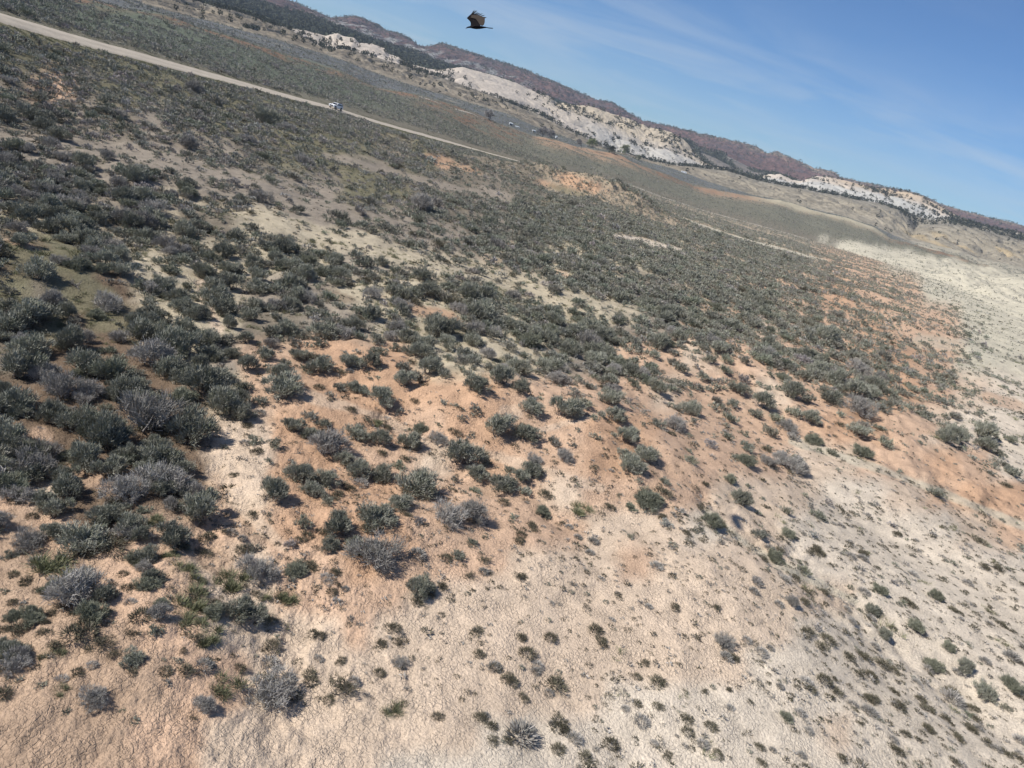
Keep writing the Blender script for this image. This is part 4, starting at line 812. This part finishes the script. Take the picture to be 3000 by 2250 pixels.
for v in range(3):
    m_ = np.arange(len(verge)) % 3 == v; it.append((LODG[1][v], verge[m_, :3] - (0, 0, .02), verge[m_, 3] * 1.3, verge[m_, 3] * .75, rng.uniform(.75, 1.1, (m_.sum(), 1)) * np.ones((1, 3))))
merge('grass_cover', it, M_grass, 'thin yellow-green grass between the shrubs and along the road verge', 'grass')
print('tufts', len(tuft), 'grass', len(grs))

# ------------------------------------------------------------------ trees of the ridge: junipers and pinyons
JUN = np.array([(.040, .048, .030), (.055, .062, .040), (.035, .042, .030), (.068, .072, .05)])
def far_tree(seed, n=46, pal=JUN):
    r = np.random.default_rng(seed); d = r.normal(size=(n, 3)); d /= np.linalg.norm(d, axis=1, keepdims=True); rad = r.uniform(.35, 1, (n, 1)) ** .5
    O = d * rad * (.42, .42, .45) + (0, 0, .56); O[:, 2] = np.maximum(O[:, 2], .08)
    f = blades(O, d + r.normal(size=(n, 3)) * .5, np.full(n, .26 if n > 20 else .44), np.full(n, .24 if n > 20 else .42), pal[r.integers(0, len(pal), n)] * r.uniform(.8, 1.25, (n, 1)), r)
    v, q = tube_path([np.array((0, 0, -.1)), np.array((.02, .01, .2)), np.array((.0, .03, .5))], .05, .02)
    return join([f, (v, q, np.tile(np.array((.12, .10, .08)), (len(v), 1)))])
TR = [far_tree(950 + i) for i in range(4)]; TRF = [far_tree(960 + i, 14) for i in range(3)]
def ztrees(k0, k1, n, prob, h0, h1):
    a = rng.uniform(R(-44), R(44), n); kk = rng.uniform(k0, k1, n); i = np.minimum(kk.astype(int), NK - 2); r = np.zeros(n)
    for q in range(k0, int(math.ceil(k1))):
        m = i == q; r[m] = np.interp(a[m], AZG, KR[q]) * (1 - kk[m] + q) + np.interp(a[m], AZG, KR[q + 1]) * (kk[m] - q)
    x, y = np.sin(a) * r, np.cos(a) * r; z, k = H(x, y); px, py, d = to_px(x, y, z - CAMZ)
    ok = in_view(px, py, 30, -30) & (rng.random(n) < prob(x, y, k, a, r, px)); h = rng.uniform(h0, h1, n)
    return [(x[j], y[j], z[j], h[j], px[j], py[j], h[j] * F / d[j]) for j in np.nonzero(ok)[0]]
slope = ztrees(5, 6, 9000, lambda x, y, k, a, r, px: .10 * (px < 1500) * sm(5.05, 5.2, k) * (.3 + .7 * sm(-.1, .2, fbm(x / 60, y / 60, 2, 433))) + .02 * (px > 2550) + .010, 2.4, 5.0)
foot = ztrees(6, 7, 3500, lambda x, y, k, a, r, px: .5 * ((px > 900) | (px < 850)) * sm(-.2, .2, fbm(x / 50, y / 50, 2, 431)) + .5 * (px > 2620), 3.5, 6)
rockt = ztrees(7, 8, 30000, lambda x, y, k, a, r, px: rock_veg(x, y, k, a, r, px) * .24 * (.35 + .65 * (px > 1560)) + .003, 2.8, 6.0)
jt = slope + foot + rockt
jt.sort(key=lambda t: -t[6] * (1.35 if t[2] < 40 else 1))
print('junipers', len(jt))
TM = [mk('juniper', g, M_leaf) for g in TR]
recs = []; ss_, fs_ = set(slope), set(foot)
for t in jt[:300]:
    k = 'on the khaki slope' if t in ss_ else 'below the pale cliffs' if t in fs_ else 'among the pale rocks'
    h = ('far left', 'left', 'left of centre', 'centre left', 'centre right', 'right of centre', 'right', 'far right')[min(7, max(0, int(t[4] / 375)))]
    recs.append(('%s juniper %s, %s' % ('larger dark' if t[6] > 13 else 'small dark', k, h), t[4]))
labs = unique_labels(recs)
for j, t in enumerate(jt[:300]):
    o_ = link('juniper_tree', TM[j % 4], label=labs[j], category='tree', group='junipers below and among the pale cliffs')
    o_.location = (t[0], t[1], t[2] - .2); w = random.uniform(.8, 1.15); o_.scale = (t[3] * w, t[3] * w, t[3]); o_.rotation_euler = (0, 0, random.uniform(0, 6.28))
A_ = np.array(jt[300:]); it = []
for v in range(3):
    m_ = np.arange(len(A_)) % 3 == v; n = m_.sum(); it.append((TRF[v], A_[m_, :3] - (0, 0, .2), A_[m_, 3] * rng.uniform(.8, 1.2, n), A_[m_, 3], rng.uniform(.8, 1.25, (n, 1)) * np.ones((1, 3))))
merge('juniper_cover', it, M_leaf, 'dark junipers growing in the creases of the pale rock ridge', 'juniper woodland')
wood = ztrees(9, 10, 26000, lambda x, y, k, a, r, px: .6 * (px < 1500) + .6 * (px > 2000) * sm(0, .2, fbm(x / 110, y / 110, 3, 241)), 5, 9) + ztrees(10, 11, 16000, lambda x, y, k, a, r, px: .10 + .4 * sm(10.55, 10.95, k), 4, 7)
A_ = np.array(wood); it = []
WL = [far_tree(970 + i, 8) for i in range(3)]
for v in range(3):
    m_ = np.arange(len(A_)) % 3 == v; n = m_.sum(); it.append((WL[v], A_[m_, :3] - (0, 0, .3), A_[m_, 3] * rng.uniform(.9, 1.5, n), A_[m_, 3], rng.uniform(.7, 1.15, (n, 1)) * np.ones((1, 3))))
merge('pinyon_woodland', it, M_leaf, 'dark pinyon woodland on the bench below the red cliffs and along their rim', 'woodland')

# ------------------------------------------------------------------ bare and budding trees on the flats
def bare_tree(seed, twig):
    r = np.random.default_rng(seed); st = []; tw = []
    def br(b, d, L, rad, lev):
        P = [b]; p = b.copy(); dd = d / np.linalg.norm(d)
        for _ in range(3): dd = dd + r.normal(size=3) * .16 + (0, 0, .06); dd /= np.linalg.norm(dd); p = p + dd * L / 3; P.append(p.copy())
        v, q = tube_path(P, rad, rad * .6, 4); st.append((v, q, np.tile(np.array((.20, .185, .17)), (len(v), 1))))
        if lev < 3:
            for _ in range(4): br(P[-1 - r.integers(0, 2)], dd + r.normal(size=3) * .55, L * .66, rad * .55, lev + 1)
        else:
            k = 7; tw.append(blades(np.tile(p, (k, 1)), np.tile(dd, (k, 1)) + r.normal(size=(k, 3)) * .6, r.uniform(.08, .17, k), np.full(k, .022), np.tile(np.array(twig), (k, 1)) * r.uniform(.8, 1.2, (k, 1)), r))
    for s in range(3): br(np.array((r.normal() * .03, r.normal() * .03, -.03)), np.array((r.normal() * .45, r.normal() * .45, 1.)), .30, .028, 0)
    return join(st), join(tw)
TREES = [(1433, 352, 52, (.34, .32, .30), 'round bare grey tree standing alone on the green flat left of the sheds', 1), (1589, 401, 50, (.30, .28, .27), 'bare grey tree beside the lowest white shed on the flat', 2),
         (1612, 405, 40, (.28, .26, .25), 'low bare grey tree right of the sheds', 3), (1734, 432, 42, (.26, .28, .15), 'yellow-green budding tree at the left foot of the pale cliffs', 4),
         (1791, 449, 36, (.09, .10, .085), 'dark rounded tree at the foot of the pale cliffs', 5), (1830, 452, 44, (.27, .29, .16), 'yellow-green budding tree right of the dark one below the cliffs', 6),
         (1690, 424, 30, (.24, .22, .21), 'small grey bare tree between the sheds and the cliffs', 7), (1868, 470, 26, (.2, .21, .13), 'small greenish tree at the end of the row below the cliffs', 8)]
for px, py, w, tw, lab, sd_ in TREES:
    x, y, z = G(px, py, 2200); d = to_px(x, y, z - CAMZ)[2][0]; wm = w * d / F; s, t = bare_tree(1000 + sd_, tw)
    e = empty('bare_tree', (x[0], y[0], z[0]), lab, 'tree', 'trees on the flat below the cliffs'); link('trunk', mk('trunk', s, M_stem), e); link('crown', mk('crown', t, M_stem), e); e.scale = (wm * .8, wm * .8, wm * .85)

# ------------------------------------------------------------------ built things: solid modelling helpers
def box(v0, v1, top=(1, 1)):
    (x0, y0, z0), (x1, y1, z1) = v0, v1; cx, cy = (x0 + x1) / 2, (y0 + y1) / 2
    V = [(x0, y0, z0), (x1, y0, z0), (x1, y1, z0), (x0, y1, z0)] + [(cx + (x - cx) * top[0], cy + (y - cy) * top[1], z1) for x, y in ((x0, y0), (x1, y0), (x1, y1), (x0, y1))]
    return np.array(V, float), np.array([(0, 3, 2, 1), (4, 5, 6, 7), (0, 1, 5, 4), (1, 2, 6, 5), (2, 3, 7, 6), (3, 0, 4, 7)])
def solid(name, parts, m, parent=None, bevel=0.0, **kw):
    V = []; Q = []; o = 0
    for v, q in parts: V.append(v); Q += [tuple(int(i) + o for i in f) for f in q]; o += len(v)
    me = bpy.data.meshes.new(name); me.from_pydata(np.concatenate(V).tolist(), [], Q); me.materials.append(m); me.update()
    ob = link(name, me, parent, **kw)
    if bevel:
        b = ob.modifiers.new('bevel', 'BEVEL'); b.width = bevel; b.segments = 2; b.limit_method = 'ANGLE'
    return ob
def prism(pts, y0, y1, inset=None):
    """side profile (x, z) extruded across y; inset per point narrows it"""
    n = len(pts); ins = inset or [0] * n
    V = [(x, y0 + i, z) for (x, z), i in zip(pts, ins)] + [(x, y1 - i, z) for (x, z), i in zip(pts, ins)]
    Q = [tuple(range(n)), tuple(range(2 * n - 1, n - 1, -1))] + [(i, i + n, (i + 1) % n + n, (i + 1) % n) for i in range(n)]
    return np.array(V, float), Q
def cyl(cx, y0, y1, cz, r, n=20):
    V = [(cx + r * math.cos(a * 2 * math.pi / n), y, cz + r * math.sin(a * 2 * math.pi / n)) for y in (y0, y1) for a in range(n)]
    return np.array(V, float), [tuple(range(n)), tuple(range(2 * n - 1, n - 1, -1))] + [(i, i + n, (i + 1) % n + n, (i + 1) % n) for i in range(n)]
M_white = mat('white_paint', (.82, .83, .84), .25, spec=.5); M_glass = mat('dark_glass', (.02, .022, .027), .08, spec=.5); M_black = mat('black_rubber', (.025, .025, .027), .8)
M_rim = mat('grey_alloy', (.35, .35, .36), .35, .8); M_trim = mat('dark_trim', (.05, .05, .055), .5); M_red = mat('red_lens', (.45, .02, .02), .3); M_lamp = mat('headlamp_glass', (.7, .72, .75), .1, spec=.6)
# the white SUV on the gravel road, nose to the left and driving towards the near end
i = int(np.argmin(np.abs(to_px(rx, ry, rz - CAMZ)[0] - 985)))
car = empty('suv', (float(rx[i]), float(ry[i]), float(rz[i]) + .04), 'white SUV with dark windows driving along the gravel road', 'car')
yaw = math.atan2(-rty[i], -rtx[i]); gi = (rz[max(i - 2, 0)] - rz[i + 2]) / math.hypot(rx[i + 2] - rx[i - 2], ry[i + 2] - ry[i - 2])
car.rotation_euler = (0, -math.atan(gi), yaw); car.scale = (1.1, 1.1, 1.1)
lower = [(2.55, .45), (2.62, .75), (2.50, 1.02), (2.25, 1.10), (1.15, 1.18), (-2.35, 1.20), (-2.52, 1.0), (-2.55, .5), (-2.40, .36), (2.35, .34)]
body = solid('body', [prism(lower, -.97, .97, [.10, .08, .10, .08, .03, .04, .06, .05, .02, .02])], M_white, car, .05)
cab = [(1.10, 1.18), (.45, 1.72), (-.1, 1.82), (-1.6, 1.80), (-2.12, 1.70), (-2.46, 1.20)]
solid('cabin', [prism(cab, -.93, .93, [.02, .17, .20, .20, .17, .04])], M_white, car, .03)
for s in (-1, 1):
    def pane(name, pts):
        V = [(px_, s * (.925 - (pz - 1.2) * .26 + .012), pz) for px_, pz in pts] + [(px_, s * (.925 - (pz - 1.2) * .26 - .03), pz) for px_, pz in pts]; n = len(pts)
        solid(name, [(np.array(V), [tuple(range(n)), tuple(range(2 * n - 1, n - 1, -1))] + [(i_, i_ + n, (i_ + 1) % n + n, (i_ + 1) % n) for i_ in range(n)])], M_glass, car)
    pane('side_window', [(.82, 1.25), (.38, 1.62), (-.32, 1.66), (-.36, 1.25)]); pane('side_window', [(-.46, 1.25), (-.42, 1.66), (-1.18, 1.66), (-1.28, 1.25)]); pane('side_window', [(-1.42, 1.25), (-1.36, 1.66), (-2.02, 1.62), (-2.24, 1.27)])
def sheetq(name, P, m, parent):
    P = np.array(P, float); n = np.cross(P[1] - P[0], P[2] - P[0]); n /= np.linalg.norm(n); solid(name, [(np.concatenate([P + n * .012, P - n * .03]), [(0, 1, 2, 3), (7, 6, 5, 4), (0, 4, 5, 1), (1, 5, 6, 2), (2, 6, 7, 3), (3, 7, 4, 0)])], m, parent)
sheetq('windscreen', [(1.06, -.80, 1.22), (1.06, .80, 1.22), (.50, .70, 1.68), (.50, -.70, 1.68)], M_glass, car)
sheetq('rear_window', [(-2.45, .74, 1.25), (-2.45, -.74, 1.25), (-2.14, -.66, 1.66), (-2.14, .66, 1.66)], M_glass, car)
solid('grille', [box((2.54, -.5, .55), (2.66, .5, .95))], M_trim, car); solid('rear_bumper', [box((-2.66, -.8, .42), (-2.5, .8, .62))], M_trim, car)
for s in (-1, 1):
    solid('headlight', [box((2.46, s * .72 - .16, .80), (2.60, s * .72 + .16, .98))], M_lamp, car); solid('tail_light', [box((-2.57, s * .80 - .09, .85), (-2.47, s * .80 + .09, 1.22))], M_red, car)
    solid('mirror', [box((.72, s * 1.04 - .12, 1.20), (.90, s * 1.04 + .12, 1.36))], M_trim, car); solid('roof_rail', [box((-1.6, s * .62 - .02, 1.82), (-.1, s * .62 + .02, 1.87))], M_trim, car)
    solid('sill', [box((-1.2, s * .95 - .04, .30), (1.3, s * .95 + .04, .42))], M_trim, car)
    for wx_ in (1.62, -1.55):
        solid('wheel_arch', [cyl(wx_, s * .93 - .02, s * .93 + .055, .42, .50, 24)], M_trim, car)
        w_ = solid('wheel', [cyl(wx_, s * .90 - .13, s * .90 + .13, .40, .41, 24)], M_black, car); solid('rim', [cyl(wx_, s * .90 - .15, s * .90 + .15, .40, .24, 12)], M_rim, w_)
# small white sheds and a camper on the flats
M_roof = mat('pale_metal_roof', (.45, .48, .50), .5); M_wall = mat('white_siding', (.55, .56, .55), .7); M_door = mat('dark_opening', (.04, .045, .06), .6)
def shed(px, py, L, Wd, Hh, yaw, lab, dark=False):
    x, y, z = G(px, py, 2200); e = empty('shed', (float(x[0]), float(y[0]), float(z[0])), lab, 'shed', 'white sheds on the green flat'); e.rotation_euler = (0, 0, yaw); e.scale = (.62, .62, .62)
    solid('wall', [box((-L / 2, -Wd / 2, -.5), (L / 2, Wd / 2, Hh))], M_wall, e)
    r_ = [(-Wd / 2 - .3, Hh), (0, Hh + Wd * .28), (Wd / 2 + .3, Hh), (0, Hh + .02)]
    v, q = prism([(a, b) for a, b in r_], -L / 2 - .3, L / 2 + .3); v = v[:, [1, 0, 2]]; solid('roof', [(v, q)], M_roof, e)
    solid('door', [box((L * .12, -Wd / 2 - .05, 0), (L * .42, -Wd / 2 + .02, Hh * .75))], M_door, e)
    if dark: solid('open_bay', [box((-L * .42, -Wd / 2 - .05, 0), (0, -Wd / 2 + .02, Hh * .8))], M_door, e)
shed(1496, 367, 5.0, 4.0, 2.9, .3, 'boxy white shed nearest the round bare tree, dark door', True); shed(1515, 374, 6.5, 2.6, 1.5, -.1, 'low flat white shed, second along the green flat')
shed(1563, 388, 5.2, 3.8, 3.0, .5, 'white shed with a dark open bay beside the bare grey trees', True); shed(1629, 405, 3.6, 3.0, 3.0, .9, 'small dark-fronted white shed, farthest right on the green flat', True)
x, y, z = G(2003, 507, 2200); cp = empty('camper', (float(x[0]), float(y[0]), float(z[0])), 'long low white camper parked below the end of the pale cliffs', 'camper'); cp.rotation_euler = (0, 0, -.15); cp.scale = (.95, .95, .8)
solid('shell', [prism([(-4.2, .6), (4.0, .6), (4.3, 1.6), (3.8, 3.0), (-4.0, 3.1), (-4.3, 2.6)], -1.2, 1.2)], M_white, cp, .1)
for a in (-2.8, -.6, 1.8): solid('window', [box((a, -1.23, 1.7), (a + 1.1, -1.18, 2.4))], M_glass, cp)
for a in (-1.2, -.3): solid('wheel', [cyl(a, -1.15, -.9, .4, .4, 16)], M_black, cp)
# fence posts by the road
M_post = mat('weathered_post', (.07, .055, .045), .9)
PO = [(37, 124, 'leftmost post of the old fence below the road'), (75, 133, 'thickest post of the old fence with a dark shadow bar at its foot'), (114, 135, 'third post from the left in the old fence below the road'), (185, 159, 'leaning post right of the other three below the road'),
      (1361, 327, 'post beside the dirt track left of the round bare tree'), (1252, 385, 'thin post beyond the gravel road right of the SUV')]
for i, (px, py, lab) in enumerate(PO):
    x, y, z = G(px, py, 900); d = to_px(x, y, z - CAMZ)[2][0]; hgt = (17, 19, 17, 14, 11, 9)[i] * d / F; rad = (.09, .16, .09, .12, .2, .14)[i]
    v, q = cyl(0, -.3, hgt, 0, rad, 8); v = v[:, [0, 2, 1]]; tp = v[:, 2] > 0; v[tp, :2] *= .8
    o_ = solid('fence_post', [(v, q)], M_post, None, 0, label=lab, category='fence post', group='old fence posts'); o_.location = (float(x[0]), float(y[0]), float(z[0])); o_.rotation_euler = (.03, (.12 if i == 3 else .02), 0)
    if i == 1:
        v, q = box((.2, -.07, .1), (3.2, .07, .28)); solid('shadow_bar', [(v, q)], M_post, None, 0, label='dark bar standing in for the shadow right of the thickest fence post', category='shadow bar').matrix_world = Matrix.Translation((float(x[0]), float(y[0]), float(z[0])))  # dark bar added at the post's foot to stand for its cast shadow

# ------------------------------------------------------------------ thin air between the camera and the mesas
hm = bpy.data.materials.new('haze_air'); hm.use_nodes = True; ht_ = hm.node_tree; ht_.nodes.remove(ht_.nodes['Principled BSDF'])
pv = ht_.nodes.new('ShaderNodeVolumePrincipled'); pv.inputs['Color'].default_value = (.75, .86, 1, 1); pv.inputs['Density'].default_value = 0.00008
ht_.links.new(pv.outputs[0], ht_.nodes['Material Output'].inputs['Volume'])
solid('haze', [box((-6000, -300, -110), (6000, 6200, 420))], hm, None, 0, kind='stuff', label='thin blue air between the camera and the mesas', category='haze')

# ------------------------------------------------------------------ the vulture overhead
D = 21.0; BX = (1402 - 1500) / F; BY = -(60 - 1125) / F; bird_c = (FW + XC * BX + YC * BY) * D; view = bird_c / np.linalg.norm(bird_c)
e1 = XC - view * XC.dot(view); e1 /= np.linalg.norm(e1); e2 = np.cross(e1, view); u_ = D / F / 15.8 * math.hypot(1, math.hypot(BX, BY))
def bp(p, dep=0.0):                              # measured shape -> metres in the bird's own frame
    return np.array(((p[0] - 985) * u_, (dep), -(p[1] - 790) * u_))
M_bird = mat('dark_feathers', (.012, .010, .011), .8, spec=.05); M_fly = mat('brown_flight_feathers', (.052, .038, .029), .7); M_beak = mat('bare_red_head', (.16, .05, .045), .6)
bird = bpy.data.objects.new('vulture', None)
spine = [(470, 1068, 10), (500, 1055, 22), (545, 1042, 28), (600, 1035, 32), (670, 1025, 48), (760, 1030, 66), (880, 1040, 72), (1000, 1042, 66), (1110, 1045, 50), (1210, 1045, 34), (1300, 1048, 20)]
import bmesh
def loft(secs, n=12, flat=1.0):
    V = []; Q = []
    for px_, py_, rr in secs:
        for s in range(n): a = 2 * math.pi * s / n; V.append(bp((px_, py_ - rr * math.sin(a))) + np.array((0, rr * u_ * math.cos(a) * flat, 0)))
    for i_ in range(len(secs) - 1):
        for s in range(n): Q.append((i_ * n + s, i_ * n + (s + 1) % n, (i_ + 1) * n + (s + 1) % n, (i_ + 1) * n + s))
    Q.append(tuple(range(n))); Q.append(tuple(range((len(secs) - 1) * n, len(secs) * n))[::-1]); return np.array(V), Q
def wingplate(pts, th=.010, bulge=0.0):
    """thin closed plate through measured outline points with depth"""
    P = np.array([bp(p, p[2]) for p in pts]); n = len(P); c = P.mean(0); nn = np.zeros(3)
    for i_ in range(n): nn += np.cross(P[i_] - c, P[(i_ + 1) % n] - c)
    nn /= np.linalg.norm(nn); V = np.concatenate([P + nn * th / 2, P - nn * th / 2, [c + nn * (th / 2 + bulge), c - nn * (th / 2 - bulge)]]); Q = []
    for i_ in range(n): j_ = (i_ + 1) % n; Q += [(i_, j_, 2 * n), (j_ + n, i_ + n, 2 * n + 1), (i_, i_ + n, j_ + n, j_)]
    return V, Q
def dep(y): return (1000 - y) * u_ * .75          # the raised wing leans away
def q3(x_, y_): return (x_, y_, dep(y_))
arm = [q3(650, 1000), q3(665, 900), q3(640, 830), q3(575, 760), q3(505, 702), q3(600, 620), q3(700, 545), (760, 540, dep(540)), q3(860, 570), q3(960, 600), q3(900, 680), q3(930, 790), q3(1000, 880), q3(1060, 990), q3(900, 1020)]
fing = []
for (bx, by), (tx_, ty_), w_ in (((705, 565), (828, 398), 24), ((760, 550), (926, 412), 24), ((815, 575), (980, 490), 22), ((890, 590), (1048, 512), 20), ((960, 610), (1165, 527), 18), ((1030, 640), (1250, 588), 16), ((1110, 670), (1322, 682), 22)):
    dx_, dy_ = tx_ - bx, ty_ - by; l_ = math.hypot(dx_, dy_); nx_, ny_ = -dy_ / l_, dx_ / l_
    fing.append(wingplate([q3(bx - nx_ * w_, by - ny_ * w_), q3(bx + nx_ * w_, by + ny_ * w_), q3(bx + dx_ * .7 + nx_ * w_ * .8, by + dy_ * .7 + ny_ * w_ * .8), q3(tx_, ty_), q3(bx + dx_ * .7 - nx_ * w_ * .7, by + dy_ * .7 - ny_ * w_ * .7)], .006))
# near wing: pointing at the viewer, so it is seen edge-on
nw = [(680, 1005, 0.0), (650, 1000, -.30), (700, 1000, -.62), (790, 998, -.95), (900, 1000, -.90), (1000, 1002, -.78), (1080, 1004, -.55), (1120, 1010, -.25), (1100, 1020, 0.0)]
COL.objects.link(bird)
bird['label'] = 'dark turkey vulture gliding against the blue sky, one wing raised'; bird['category'] = 'bird'
tail = wingplate([(1230, 1030, -.07), (1230, 1030, .07), (1390, 1060, .10), (1570, 1072, .09), (1572, 1085, -.09), (1390, 1072, -.10)], .014)
b_ = solid('body', [loft(spine)] + [wingplate(arm, .02, .008)] + [wingplate(nw, .022)] + [tail] + fing, M_bird, bird)
solid('flight_feathers', [wingplate([(x_, y_, dep(y_) - .018) for x_, y_ in ((660, 690), (700, 590), (880, 590), (1010, 605), (1140, 650), (1250, 690), (1240, 850), (1200, 950), (1130, 985), (1040, 950), (960, 830), (860, 720), (760, 700))], .012)], M_fly, bird)
solid('head', [loft([(432, 1098, 2), (455, 1083, 7), (478, 1072, 14), (505, 1060, 21), (520, 1054, 20)], 8)], M_beak, bird)
bird.matrix_world = Matrix([[e1[0], view[0], e2[0], bird_c[0]], [e1[1], view[1], e2[1], bird_c[1]], [e1[2], view[2], e2[2], bird_c[2] + CAMZ], [0, 0, 0, 1]])
